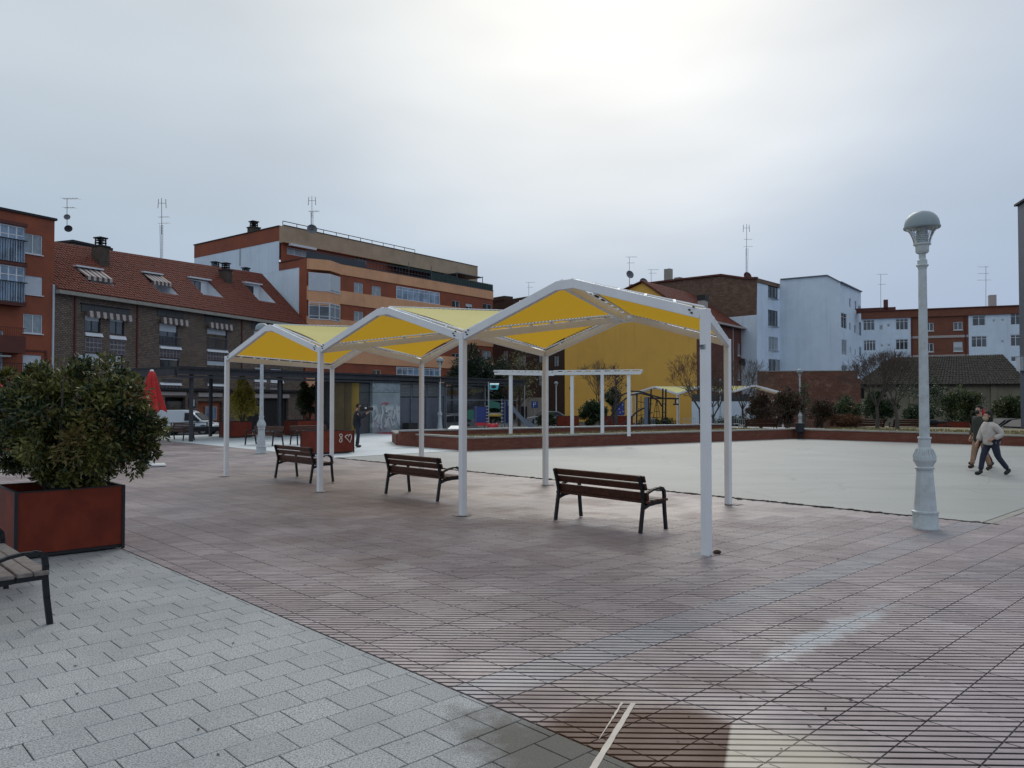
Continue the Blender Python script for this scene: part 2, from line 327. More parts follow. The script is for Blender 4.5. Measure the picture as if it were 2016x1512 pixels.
def pinkmat(name,far):
    m,nt,b=newmat(name); P=pos(nt)
    ui=mth(nt,'FLOOR',mth(nt,'DIVIDE',mth(nt,'SUBTRACT',dotv(nt,P,U),TV.dot(U)),TS)); wi=mth(nt,'FLOOR',mth(nt,'DIVIDE',mth(nt,'SUBTRACT',dotv(nt,P,W),TV.dot(W)),TS))
    cb=nd(nt,'CombineXYZ'); nt.links.new(ui,cb.inputs[0]); nt.links.new(wi,cb.inputs[1]); wn=nd(nt,'TexWhiteNoise',noise_dimensions='2D'); nt.links.new(cb.outputs[0],wn.inputs['Vector'])
    c=mixc(nt,wn.outputs['Value'],(.34,.265,.27),(.47,.395,.40))
    c=mixc(nt,mrange(nt,noise(nt,P,90,3,.7),.35,.7,0,.45),c,(.40,.35,.35))
    c=mixc(nt,mrange(nt,noise(nt,P,.55,5,.6),.42,.62,0,.55),c,(.21,.165,.172))      # worn, damp areas
    c=mixc(nt,mrange(nt,noise(nt,P,1.1,6,.7,.8),.56,.72,0,.5),c,(.42,.40,.41))     # dusty pale areas
    mp=nd(nt,'Mapping'); mp.inputs['Rotation'].default_value=(0,0,.025); mp.inputs['Scale'].default_value=(1.6,22,1); nt.links.new(P,mp.inputs[0]); c=mixc(nt,mrange(nt,noise(nt,mp.outputs[0],1,5,.7),.50,.66,0,.55),c,(.10,.082,.08))
    c=mixc(nt,mrange(nt,noise(nt,P,7,5,.7),.52,.72,0,.4),c,(.13,.10,.095))
    mp=nd(nt,'Mapping'); mp.inputs['Rotation'].default_value=(0,0,.025); mp.inputs['Scale'].default_value=(.5,6.5,1); nt.links.new(P,mp.inputs[0]); c=mixc(nt,mrange(nt,noise(nt,mp.outputs[0],1.3,6,.72),.50,.68,0,.5),c,(.15,.12,.122))
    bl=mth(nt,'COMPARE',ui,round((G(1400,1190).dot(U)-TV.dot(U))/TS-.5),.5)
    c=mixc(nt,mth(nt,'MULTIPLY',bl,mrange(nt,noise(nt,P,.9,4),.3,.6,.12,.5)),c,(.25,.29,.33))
    if not far:
        sp_=nd(nt,'SeparateXYZ'); nt.links.new(P,sp_.inputs[0])
        c=mixc(nt,mrange(nt,sp_.outputs[2],-.006,-.0015,.92,0),c,(.026,.021,.019))
    # mineral stains left by a spill at the corner
    grv=c
    brown=mth(nt,'MULTIPLY',ellipse_mask(nt,P,G(1268,1462),Vector((1,0,0)),.66,.52,.17,.22,3.2),mth(nt,'SUBTRACT',1,line_side(nt,P,SA,SB)))
    c=mixc(nt,mth(nt,'MULTIPLY',brown,.82),c,(.088,.036,.012))
    for q in ((1090,1380,.4,.25),(1420,1340,.45,.2)):
        c=mixc(nt,mth(nt,'MULTIPLY',ellipse_mask(nt,P,G(q[0],q[1]),GD,q[2],q[3],.3,.5,6),.55),c,(.15,.10,.09))
    cream=mth(nt,'MULTIPLY',ellipse_mask(nt,P,G(1500,1500),GD,.52,.42,.12,.45,3),line_side(nt,P,SA,SB))
    c=mixc(nt,mth(nt,'MULTIPLY',cream,.86),c,(.50,.45,.36))
    rr=mrange(nt,noise(nt,P,.8,4),.4,.6,.34,.62)
    if far:
        q=mth(nt,'FRACT',mth(nt,'DIVIDE',mth(nt,'SUBTRACT',dotv(nt,P,HD),TV.dot(HD)),PITCHG))
        gm=mth(nt,'COMPARE',q,.98,.16); gz=mth(nt,'COMPARE',q,0,.16); gm=mth(nt,'MAXIMUM',gm,gz)
        gj=[]
        for D in (U,W):
            f=mth(nt,'FRACT',mth(nt,'DIVIDE',mth(nt,'SUBTRACT',dotv(nt,P,D),TV.dot(D)),TS)); gj.append(mth(nt,'LESS_THAN',f,.035))
        g=mth(nt,'MAXIMUM',mth(nt,'MAXIMUM',gj[0],gj[1]),mth(nt,'MULTIPLY',gm,mrange(nt,noise(nt,P,.7,4,.6),.35,.65,.6,1)))
        c=mixc(nt,mth(nt,'MULTIPLY',g,.9),c,(.05,.042,.04)); bump(nt,b,g,-.5,.004)
    else:
        bump(nt,b,noise(nt,P,140,3,.7),.25,.003)
    # a film of water along the joint: smoother, its sky reflection painted in pale
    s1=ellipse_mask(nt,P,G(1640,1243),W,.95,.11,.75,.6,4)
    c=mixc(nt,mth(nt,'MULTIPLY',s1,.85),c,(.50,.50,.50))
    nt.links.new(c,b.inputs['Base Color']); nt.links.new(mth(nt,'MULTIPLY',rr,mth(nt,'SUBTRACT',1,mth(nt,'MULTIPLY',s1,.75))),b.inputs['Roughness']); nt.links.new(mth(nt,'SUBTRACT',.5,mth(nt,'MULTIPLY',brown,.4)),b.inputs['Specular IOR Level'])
    return m
def granitemat(name,far):
    m,nt,b=newmat(name); P=pos(nt)
    o=G(555,1362)
    sp1=noise(nt,P,95,3,.85); sp2=noise(nt,P,230,2,.8)
    c=mixc(nt,mrange(nt,sp1,.40,.58),(.09,.10,.105),(.52,.53,.54)); c=mixc(nt,mrange(nt,sp2,.52,.68,0,.6),c,(.62,.64,.63))
    if not far:
        rnd=nd(nt,'ObjectInfo').outputs['Random']; isl=nd(nt,'NewGeometry').outputs['Random Per Island']
        k=mth(nt,'FRACT',mth(nt,'ADD',rnd,isl)); c=mixc(nt,mrange(nt,k,0,1,0,.28),c,(.18,.18,.20)); 
    c=mixc(nt,mrange(nt,noise(nt,P,.9,5,.6),.45,.7,0,.45),c,(.17,.19,.20))
    c=mixc(nt,mth(nt,'MULTIPLY',ellipse_mask(nt,P,G(1130,1500),U,.80,.34,.3,.4,5),.85),c,(.045,.036,.022))
    c=mixc(nt,mth(nt,'MULTIPLY',ellipse_mask(nt,P,G(10,1150),U,.7,.25,.3,.5,4),.6),c,(.10,.09,.09))
    if far:
        c=mixc(nt,.2,c,(.1,.1,.1))
    else:
        sp_=nd(nt,'SeparateXYZ'); nt.links.new(P,sp_.inputs[0]); c=mixc(nt,mrange(nt,sp_.outputs[2],-.008,-.002,.85,0),c,(.05,.05,.048))
    nt.links.new(c,b.inputs['Base Color']); b.inputs['Roughness'].default_value=.7
    bump(nt,b,sp1,.25,.004)
    return m
def concretemat(name,col,col2):
    m,nt,b=newmat(name); P=pos(nt)
    c=mixc(nt,mrange(nt,noise(nt,P,.25,6,.6),.35,.65),col,col2)
    c=mixc(nt,mrange(nt,noise(nt,P,22,5,.75),.4,.7,0,.45),c,tuple(x*.7 for x in col))
    st=mrange(nt,noise(nt,P,1.3,8,.75,1.2),.60,.72,0,.4); c=mixc(nt,st,c,tuple(x*.62 for x in col))
    mp=nd(nt,'Mapping'); mp.inputs['Scale'].default_value=(.25,1.6,1); nt.links.new(P,mp.inputs[0]); c=mixc(nt,mrange(nt,noise(nt,mp.outputs[0],1,7,.7,.6),.52,.64,0,.30),c,tuple(x*.72 for x in col))
    v=nd(nt,'TexVoronoi',feature='DISTANCE_TO_EDGE'); v.inputs['Scale'].default_value=.16; dn=nd(nt,'VectorMath',operation='ADD'); nt.links.new(P,dn.inputs[0])
    w2=nd(nt,'TexNoise'); w2.inputs['Scale'].default_value=.8; nt.links.new(P,w2.inputs['Vector']); nt.links.new(w2.outputs['Color'],dn.inputs[1]); nt.links.new(dn.outputs[0],v.inputs['Vector'])
    c=mixc(nt,mrange(nt,v.outputs[0],.0,.006,.30,0),c,(.12,.12,.11))
    vs=nd(nt,'TexVoronoi'); vs.inputs['Scale'].default_value=.9; nt.links.new(P,vs.inputs['Vector']); c=mixc(nt,mrange(nt,vs.outputs['Distance'],.02,.035,.85,0),c,(.05,.045,.04))
    nt.links.new(c,b.inputs['Base Color']); b.inputs['Roughness'].default_value=.55; b.inputs['Specular IOR Level'].default_value=.35
    bump(nt,b,noise(nt,P,60,4),.15,.004)
    return m
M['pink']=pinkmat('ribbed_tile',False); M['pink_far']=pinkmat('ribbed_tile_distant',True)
M['granite']=granitemat('granite_block',False); M['granite_far']=granitemat('granite_bed',True)
M['court']=concretemat('court_concrete',(.275,.285,.272),(.34,.35,.335)); M['court_white']=concretemat('pale_concrete',(.56,.62,.65),(.64,.69,.71))
M['mud']=mat('joint_dirt',(.03,.026,.022),.95,.3,20)
def UW(u,w,z=0): return U*u+W*w+Z*z
def sheet(name,pts,z,m,kind='structure'):
    mb=MB(); mb.add([(p[0],p[1],z) for p in pts],[tuple(range(len(pts)))]); o=mb.build(name,m,fix=False)
    if o.data.polygons[0].normal.z<0: o.data.flip_normals()
    return tag(o,kind=kind)
sheet('ground',[(-900,-300),(900,-300),(900,1500),(-900,1500)],-.62,M['asphalt'])
PL=[(-60,-25),(60,-25),(60,45),(24,52),(14,60),(2,56),(-9,50.5),(-21.5,39.5),(-32,26.5),(-60,-10)]
mb=MB(); mb.prism([(x,y,-.62) for x,y in PL],(0,0,.60)); tag(mb.build('plaza_slab',M['granite_far']),kind='structure')
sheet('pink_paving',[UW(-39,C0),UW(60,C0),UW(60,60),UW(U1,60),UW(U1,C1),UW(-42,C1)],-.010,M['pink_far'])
cr=[UW(U1,C1),UW(U1,45),UW(U2,45),UW(U2,C1)]
sheet('court_floor',cr,-.003,M['court'])
sheet('pale_concrete_floor',[UW(U2,C1),UW(U2,29.5),(-9.2,50.0),(-20.2,40.2),UW(-42,C1)],-.003,M['court_white'])
mb=MB(); random.seed(3)
mb.box(UW(-13,C1,-.004),(19,.045,.010),rz=ANG_U+math.pi)
mb.box(UW(U2,C1+6,-.004),(.04,12,.012),rz=ANG_U)
for i in range(420):
    u=random.uniform(U2,U1+.3); w=C1+random.gauss(-.02,.03); r=random.uniform(.012,.05); mb.ball(UW(u,w,.0),r,5,3,(1.6,1,.3))
tag(mb.build('leaf_litter',M['mud']),label='line of dark leaf litter and dirt along the court edge',cat='leaf litter',kind='stuff')
mb=MB(); mb.box(UW(U1+.09,C1+8,-.004),(.12,16,.014),rz=ANG_U); tag(mb.build('court_kerb',M['coping']),kind='structure')
# --- ribbed tiles (real ribs) and granite blocks
def clip(poly,n,d):            # keep points with p.n>=d
    out=[]
    for i,p in enumerate(poly):
        q=poly[(i+1)%len(poly)]; a=p.dot(n)-d; b=q.dot(n)-d
        if a>=0: out.append(p)
        if (a>=0)!=(b>=0): out.append(p+(q-p)*(a/(a-b)))
    return out
def clipped(poly,cl):
    for n,d in cl:
        poly=clip(poly,n,d)
        if len(poly)<3: return None
    return poly
def area(poly): return abs(sum(poly[i].x*poly[(i+1)%len(poly)].y-poly[(i+1)%len(poly)].x*poly[i].y for i in range(len(poly))))/2
def slab(mb,poly,z0,z1,ch=0):
    n=len(poly); c=sum(poly,Vector())/n
    if ch:
        top=[p+(c-p)*(ch*1.4/max((c-p).length,.01)) for p in poly]
        vs=[(p.x,p.y,z0) for p in poly]+[(p.x,p.y,z1-ch) for p in poly]+[(p.x,p.y,z1) for p in top]
        fs=[(i,(i+1)%n,n+(i+1)%n,n+i) for i in range(n)]+[(n+i,n+(i+1)%n,2*n+(i+1)%n,2*n+i) for i in range(n)]+[tuple(range(2*n,3*n))]
    else:
        vs=[(p.x,p.y,z0) for p in poly]+[(p.x,p.y,z1) for p in poly]; fs=[(i,(i+1)%n,n+(i+1)%n,n+i) for i in range(n)]+[tuple(range(n,2*n))]
    mb.add(vs,fs)
def tilegeo(mb,o,cl,org=Vector((0,0,0)),rot=False):
    g=.004; sq=[o+U*g+W*g,o+U*(TS-g)+W*g,o+U*(TS-g)+W*(TS-g),o+U*g+W*(TS-g)]
    s2=clipped(sq,cl)
    if not s2 or area(s2)<.002: return False
    slab(mb,[p-org for p in s2],-.012,-.007)
    hd=GD if rot else HD
    k0=int(math.floor(min(p.dot(hd) for p in sq)/PITCHG))-1; off=(TV.dot(hd))%PITCHG
    for k in range(k0,k0+12):
        a=k*PITCHG+off+.011; b=(k+1)*PITCHG+off-.011
        r=clipped(clipped(sq,[(hd,a)]) or [],[(-hd,-b)]) if clipped(sq,[(hd,a)]) else None
        if r: r=clipped(r,cl)
        if r and area(r)>.0002: slab(mb,[p-org for p in r],-.007,0,.0015)
    return True
def proj(p):
    v=p-Vector((0,0,H)); yy=v.y*cp+v.z*sp; zz=-v.y*sp+v.z*cp
    return (1008+FPX*v.x/yy,756-FPX*zz/yy) if yy>.1 else (1e5,1e5)
tiles=[]
for i in range(-60,70):
    for j in range(-60,70):
        o=TV+U*(i*TS)+W*(j*TS); c=o+(U+W)*(TS/2)
        if c.y<3.2 or c.y>12.4: continue
        w0=c.dot(W); u0=c.dot(U)
        if w0<C0-.3: continue
        if w0>C1 and u0<U1: continue
        x,y=proj(c)
        if x<-90 or x>2110 or y>1600: continue
        tiles.append((c.y,o,(i,j)))
tiles.sort(key=lambda t:t[0])
BP=thing('tile_paving','field of pinkish ribbed square tiles laid diagonally across the plaza','paving',(0,0,0))
del BP['label'],BP['category']; BP['kind']='structure'
proto=None; mbs=MB(); cnt=0
for d,o,(i,j) in tiles:
    full=o.dot(W)>C0+.012 and not(o.dot(U)<U1+.2 and o.dot(W)+TS>C1)
    cl=[(W,C0+.012)]
    if o.dot(U)<U1: cl.append((-W,-C1+.03))
    odd=(i,j)==(6,3)
    if cnt<300:
        if full and not odd and proto is not None:
            c=proto.copy(); COL.objects.link(c); c.location=o-proto_o; cnt+=1; c.location.z+=random.uniform(-.0012,.0012)
        else:
            m_=MB(); 
            if tilegeo(m_,o,cl,Vector((0,0,0)),odd):
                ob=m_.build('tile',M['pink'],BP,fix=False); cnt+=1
                if full and not odd and proto is None: proto=ob; proto_o=o
    else: tilegeo(mbs,o,cl)
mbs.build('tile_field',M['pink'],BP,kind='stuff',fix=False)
BL,BW=.305,.272; GO=G(555,1362); blocks=[]
for i in range(-60,60):
    for j in range(-80,80):
        a=GO+U*(i*BW)+W*((j+.5*(i%2)+(.0 if i%3 else .08))*BL); c=a+U*BW/2+W*BL/2
        if c.dot(W)-BL/2>C0 or c.y<3.3: continue
        x,y=proj(c)
        if x<-80 or x>1330 or y>1590 or y<1060: continue
        blocks.append((c.y,a))
blocks.sort(key=lambda t:t[0])
GP=thing('granite_paving','x','paving'); del GP['label'],GP['category']; GP['kind']='structure'
mbs=MB(); cnt=0; proto=None
for d,a in blocks:
    g=.0026; poly=[a+U*g+W*g,a+U*(BW-g)+W*g,a+U*(BW-g)+W*(BL-g),a+U*g+W*(BL-g)]
    p2=clipped(poly,[(-W,-C0+.006)])
    if not p2 or area(p2)<.003: continue
    full=len(p2)==4 and abs(area(p2)-area(poly))<1e-5
    if cnt<300:
        cnt+=1
        if full and proto: c=proto.copy(); COL.objects.link(c); c.location=a-po+Z*random.uniform(-.0015,.0015)
        else:
            m_=MB(); slab(m_,p2,-.03,0,.003); ob=m_.build('granite_block',M['granite'],GP,fix=False)
            if full: proto,po=ob,a
    else: slab(mbs,p2,-.03,random.uniform(-.0015,.0015),.003)
mbs.build('granite_block_field',M['granite'],GP,kind='stuff',fix=False)
# painted lines over the stain
ln=MB()
def pstrip(mb,a,b,wa,wb,z=.003,rough=.12,n=22):
    d=(b-a).normalized(); s=Vector((-d.y,d.x,0)); L=[];R=[]
    for k in range(n+1):
        t=k/n; c=a+(b-a)*t; w=(wa+(wb-wa)*t)/2
        L.append(c+s*w*(1+random.uniform(-rough,rough))); R.append(c-s*w*(1+random.uniform(-rough,rough)))
    vs=[(p.x,p.y,z) for p in L+R]; m=n+1
    mb.add(vs,[(i,i+1,m+i+1,m+i) for i in range(n)])
pstrip(ln,G(1247,1385),G(1166,1516),.030,.036); o=ln.build('painted_line',M['chalk'],fix=False); tag(o,'thick white painted line over the rust brown floor stain','painted line')
ln=MB(); pstrip(ln,G(1225,1384),G(1180,1455),.014,.003,.003,.5); o=ln.build('painted_line',M['chalk'],fix=False); tag(o,'thin tapering white painted line beside the thicker one on the stain','painted line')
# ------------------------------------------------ shade canopies
def shade_canopy(name,label,P4,u,w,nb,spacing,depth,base,group,detail=True,zlow=2.9,rise=.62,fabric=True):
    """folded canopy: front nodes alternate low (on posts) and high, back nodes the other way round"""
    h=spacing/2; root=thing(name,label,'shade canopy',(P4.x,P4.y,base),group)
    n=2*nb+1
    def F(k): return Vector((P4.x,P4.y,base))-u*(k*h)+Z*(zlow+(rise if k%2 else 0))
    def B(k): return Vector((P4.x,P4.y,base))-u*(k*h)+w*depth+Z*(zlow+(0 if k%2 else rise))
    bw,bh=.10,.125
    def post(p,nm='post'):
        mb=MB(); mb.box((p.x,p.y,(base+p.z+.07)/2),(.10,.10,p.z+.07-base),rz=math.atan2(u.y,u.x)); o=mb.build(nm,M['white_paint'],root); 
        if detail: bevel(o,.008,2)
    for k in range(0,n,2): post(F(k))
    for k in range(1,n+1,2): post(B(k))
    def bm(a,b,nm='beam',cuta=.04,cutb=.04):
        d=(b-a).normalized(); mb=MB(); mb.beam(a+d*cuta,b-d*cutb,bw*.8,bh); o=mb.build(nm,M['white_paint'],root)
        if detail: bevel(o,.006,2)
    def zig(pts,high):
        # a front or back frame: short level piece at each peak
        for i in range(len(pts)-1):
            a,b=pts[i],pts[i+1]; hi,lo=(a,b) if a.z>b.z else (b,a)
            e=hi+(lo-hi).normalized()*.17; e.z=hi.z-.012
            bm(lo,e,'beam',.05,-.01)
        for p in high:
            d=(pts[1]-pts[0]); d.z=0; d.normalize(); mb=MB(); mb.beam(p-d*.165-Z*.012,p+d*.165-Z*.012,bw*.84,bh*1.02); mb.build('ridge_joint',M['white_paint'],root)
    zig([F(k) for k in range(n)],[F(k) for k in range(1,n,2)])
    zig([B(k) for k in range(1,n+1)],[B(k) for k in range(2,n,2)])
    ridges=[];valleys=[]
    E=[(F(0),B(1)),(F(n-1),B(n))]
    for k in range(2,n-1): 
        valleys.append((F(k),B(k)))
    for k in range(1,n,2):
        if k+1<=n-1: ridges.append((F(k),B(k+1)))
        if k-1>=2: ridges.append((F(k),B(k-1)))
    for a,b in E+valleys: bm(a,b,'beam',.06,.06)
    for a,b in ridges: bm(a-Z*.02,b-Z*.02,'beam',.12,.12)
    # triangles of fabric
    tris=[[F(0),F(1),B(2),B(1)],[F(n-1),F(n-2),B(n-1),B(n)]]
    for k in range(2,n-1):
        if k%2==0:   # low front, high back: two triangles share this valley
            tris.append([F(k),B(k),F(k-1)]); tris.append([F(k),B(k),F(k+1)])
        else:
            tris.append([F(k),B(k),B(k-1)]); tris.append([F(k),B(k),B(k+1)])
    for T in tris:
        c=sum(T,Vector())/len(T); nrm=(T[1]-T[0]).cross(T[2]-T[0]).normalized()
        if nrm.z<0: nrm=-nrm
        lift=nrm*(bh/2+.03)
        def inset(dist):
            out=[]
            m=len(T)
            for i in range(m):
                p=T[i]; a=(T[i-1]-p).normalized(); b=(T[(i+1)%m]-p).normalized(); ang=a.angle(b); out.append(p+(a+b).normalized()*(dist/math.sin(ang/2))+lift)
            return out
        R=inset(.056); 
        mb=MB(); 
        for i in range(len(R)):
            a,b=R[i],R[(i+1)%len(R)]; mb.tube([a,b],.016,6)
        mb.build('rail',M['white_paint'],root)
        if detail:
            for i in range(len(R)):
                a,b=R[i],R[(i+1)%len(R)]; L=(b-a).length; q=int(L/.55)
                for j in range(1,q+1):
                    mb=MB(); p=a+(b-a)*(j/(q+1)); oo=(T[i]+(T[(i+1)%len(T)]-T[i])*(j/(q+1))); mb.beam(p,oo+nrm*.06,.035,.035); mb.build('rail_bracket',M['white_paint'],root)
        if not fabric: continue
        Q=inset(.082); S=12; vs=[];idx={};fs=[]
        cc=sum(Q,Vector())/len(Q)
        if len(Q)==3:
            for i in range(S+1):
                for j in range(S+1-i):
                    a,b=i/S,j/S; g=1-a-b; p=Q[0]*a+Q[1]*b+Q[2]*g
                    e=4*a*b*(1-g)**2*(cc-(Q[0]+Q[1])/2)*.07+4*b*g*(1-a)**2*(cc-(Q[1]+Q[2])/2)*.07+4*a*g*(1-b)**2*(cc-(Q[0]+Q[2])/2)*.07
                    idx[i,j]=len(vs); vs.append(p+e-Z*(27*a*b*g*.035)+Z*random.uniform(-.003,.003))
            for i in range(S):
                for j in range(S-i):
                    fs.append((idx[i,j],idx[i+1,j],idx[i,j+1]))
                    if i+j<S-1: fs.append((idx[i+1,j],idx[i+1,j+1],idx[i,j+1]))
        else:
            for i in range(S+1):
                for j in range(S+1):
                    a,b=i/S,j/S; p=(Q[0]*(1-a)+Q[1]*a)*(1-b)+(Q[3]*(1-a)+Q[2]*a)*b
                    e=(cc-p); k1=4*a*(1-a)*abs(2*b-1)**3; k2=4*b*(1-b)*abs(2*a-1)**3
                    idx[i,j]=len(vs); vs.append(p+e*(k1+k2)*.025-Z*(16*a*(1-a)*b*(1-b)*.04))
            for i in range(S):
                for j in range(S): fs.append((idx[i,j],idx[i+1,j],idx[i+1,j+1],idx[i,j+1]))
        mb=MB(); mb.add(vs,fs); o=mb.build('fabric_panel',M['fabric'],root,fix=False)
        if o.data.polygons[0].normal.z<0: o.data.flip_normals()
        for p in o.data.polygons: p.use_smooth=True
        if detail:
            mb=MB(); m=len(Q)
            for i in range(m):
                a,b=R[i],R[(i+1)%m]; qa,qb=Q[i],Q[(i+1)%m]; L=(b-a).length; k=int(L/.09); mid=(cc-(qa+qb)/2)*.07*(1 if m==3 else .35)
                for j in range(k):
                    t=(j+.5)/k; t2=(j+1)/k; mb.beam(a+(b-a)*t,qa+(qb-qa)*t2+mid*4*t2*(1-t2),.006,.006)
            mb.build('lacing',M['rope'],root,kind='stuff')
    if detail:
        for k in range(0,n,2):
            p=F(k)
            for s in (-1,1):
                if (k==0 and s==1) or (k==n-1 and s==-1): continue
                q=p+u*(s*.16)+Z*(.07 if True else 0)-w*.042
                mb=MB()
                for a,b in ((-.03,.0),(.03,.03),(0,-.04)): mb.tube([q+u*a+Z*b,q+u*a+Z*b-w*.022],.011,8)
                mb.build('bolt',M['dark_steel'],root)
    return root
P4=G(1391,1093)
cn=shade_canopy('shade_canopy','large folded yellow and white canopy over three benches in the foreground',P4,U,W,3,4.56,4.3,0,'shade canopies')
# sticker on the nearest post
c=P4-W*.0535+Z*(H+(790-683)/FPX*P4.y); c=c-U*.006
mb=MB(); mb.box(c,(.078,.003,.058),rz=ANG_U); st=mb.build('sticker',M['plate'],cn,label='small grey maker sticker near the top of the post')
mb=MB()
def onst(x,z,wd,hh): mb.box(c-W*.003+U*x+Z*z,(wd,.002,hh),rz=ANG_U)
mb.tube([c-W*.0015+U*-.03+Z*.01,c-W*.0045+U*-.03+Z*.01],.0085,8); onst(-.003,.016,.032,.006); onst(-.001,.006,.036,.006); onst(0,-.010,.05,.0022); onst(-.004,-.016,.04,.002); onst(-.003,-.022,.044,.002)
mb.build('print',M['ink'],st)
far=AT(1541,800,60)
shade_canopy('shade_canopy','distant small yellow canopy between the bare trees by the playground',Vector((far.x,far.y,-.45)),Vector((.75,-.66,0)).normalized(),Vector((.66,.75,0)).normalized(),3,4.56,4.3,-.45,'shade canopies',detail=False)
# white level frame canopy without fabric, on the terrace
def flat_frame():
    a=AT(975,733,33.5); b=AT(1262,741,31.8); a.z=3.04; b.z=3.0; root=thing('pergola','bare white pergola frame without fabric standing on the raised sand bed','pergola',(a.x,a.y,.42),'shade canopies'); d=(b-a); d.z=0; d.normalize(); s=Vector((-d.y,d.x,0)); L=(b-a).length
    for px,nm in ((1007,0),(1070,.5),(1130,0),(1186,.5),(1239,0)):
        t=(px-975)/(1262-975); p=a+(b-a)*t+s*(nm*.7); mb=MB(); mb.box((p.x,p.y,(3+.42)/2),(.13,.13,2.58),rz=math.atan2(d.y,d.x)); mb.build('post',M['white_paint'],root)
    mid=a+(b-a)*.42
    for p,q in ((a,mid-Z*.05),(mid-Z*.02,b)):
        for k,(so,zo,hh) in enumerate(((-.1,0,.10),(.45,.06,.08))):
            mb=MB(); mb.beam(p+s*so+Z*zo,q+s*so+Z*zo,.08,hh); mb.build('beam',M['white_paint'],root)
        mb=MB(); mb.tube([p-s*.18+Z*.13,q-s*.18+Z*.13],.02,6); mb.tube([p+s*.55+Z*.16,q+s*.55+Z*.16],.02,6); mb.build('rail',M['white_paint'],root)
        n=9; 
        for j in range(n+1):
            r=p+(q-p)*(j/n); mb=MB(); mb.beam(r-s*.2+Z*.10,r+s*.56+Z*.12,.05,.04); mb.build('rail_bracket',M['white_paint'],root)
flat_frame()
# ------------------------------------------------ lamps
def lamp_proto():
    root=thing('street_lamp','tmp','street lamp',(0,0,0),'street lamps')
    mb=MB(); mb.lathe([(.183,0),(.183,.02),(.175,.03),(.170,.22),(.180,.225),(.180,.25),(.160,.262)],n=32); mb.build('base',M['lamp_paint'],root,smooth=True)
    mb=MB(); mb.lathe([(.155,.255),(.150,.30),(.128,.60),(.112,.82),(.118,.84),(.105,.85)],n=10); mb.build('pedestal',M['lamp_paint'],root)
    mb=MB(); mb.lathe([(.100,.84),(.125,.86),(.130,.885),(.112,.90),(.120,.93),(.150,.975),(.156,1.0),(.150,1.02),(.150,1.035),(.140,1.06),(.122,1.10),(.104,1.15),(.092,1.18)],n=32); mb.build('capital',M['lamp_paint'],root,smooth=True)
    mb=MB()
    for k in range(16):
        a=2*math.pi*k/16; mb.tube([(math.cos(a)*.150,math.sin(a)*.150,1.03),(math.cos(a)*.135,math.sin(a)*.135,1.085),(math.cos(a)*.108,math.sin(a)*.108,1.155)],[.009,.010,.005],6)
    mb.build('gadroon',M['lamp_paint'],root,smooth=True,kind='stuff')
    mb=MB(); mb.lathe([(.083,1.175),(.083,1.30),(.094,1.305),(.094,1.325),(.080,1.33)],n=24); mb.build('collar',M['lamp_paint'],root,smooth=True)
    mb=MB(); n=16; prof=[(.070,1.33),(.066,2.0),(.060,3.0),(.056,3.80)]; vs=[]
    for r,z in prof:
        for k in range(2*n):
            a=math.pi*k/n; rr=r*(1 if k%2 else .93); vs.append((rr*math.cos(a),rr*math.sin(a),z))
    mb.add(vs,[(i*2*n+k,i*2*n+(k+1)%(2*n),(i+1)*2*n+(k+1)%(2*n),(i+1)*2*n+k) for i in range(3) for k in range(2*n)]); mb.build('pole',M['lamp_paint'],root)
    mb=MB(); mb.lathe([(.056,3.78),(.060,3.80),(.066,3.82),(.084,3.835),(.084,3.85),(.066,3.86),(.066,3.92),(.048,3.935),(.046,4.02),(.05,4.03)],n=24); mb.build('collar',M['lamp_paint'],root,smooth=True)
    mb=MB(); mb.lathe([(.070,4.02),(.088,4.04),(.092,4.13),(.118,4.145),(.118,4.165),(.09,4.17)],n=24); lt=mb.build('lantern',M['lamp_paint'],root,smooth=True)
    mb=MB()
    for k in range(6): mb.lathe([(.085,4.19+.026*k),(.095,4.196+.026*k),(.085,4.202+.026*k)],n=20)
    mb.lathe([(.078,4.17),(.078,4.40)],n=20); mb.build('louvre',M['lamp_paint'],lt)
    mg,nt,b=newmat('lantern_glass'); b.inputs['Base Color'].default_value=(.97,.98,.98,1); b.inputs['Roughness'].default_value=.08; b.inputs['Transmission Weight'].default_value=1; b.inputs['IOR'].default_value=1.05; M['lantern_glass']=mg
    mb=MB(); p=[(.112,4.165),(.118,4.20),(.135,4.26),(.165,4.33),(.198,4.37),(.222,4.395)]; m_=len(p); n=28; vs=[(r*math.cos(2*math.pi*k/n),r*math.sin(2*math.pi*k/n),z) for r,z in p for k in range(n)]
    mb.add(vs,[(i*n+k,i*n+(k+1)%n,(i+1)*n+(k+1)%n,(i+1)*n+k) for i in range(m_-1) for k in range(n)]); mb.build('lantern_glass',mg,lt,smooth=True)
    mb=MB()
    for k in range(4):
        a=math.pi/2*k+.4; mb.tube([(r*math.cos(a)*1.01,r*math.sin(a)*1.01,z) for r,z in p],.006,5)
    mb.build('rib',M['lamp_paint'],lt,kind='stuff')
    mb=MB(); mb.lathe([(.19,4.385),(.240,4.385),(.248,4.395),(.248,4.412),(.236,4.416),(.236,4.45),(.226,4.50),(.203,4.548),(.167,4.59),(.117,4.622),(.06,4.638),(.008,4.643)],n=40); mb.build('dome',M['lamp_dome'],lt,smooth=True)
    return root
LP=lamp_proto(); lp=G(1822,1040)
LP.location=lp; LP['label']='nearest street lamp, tall and pale grey, on the ribbed tiles at right'
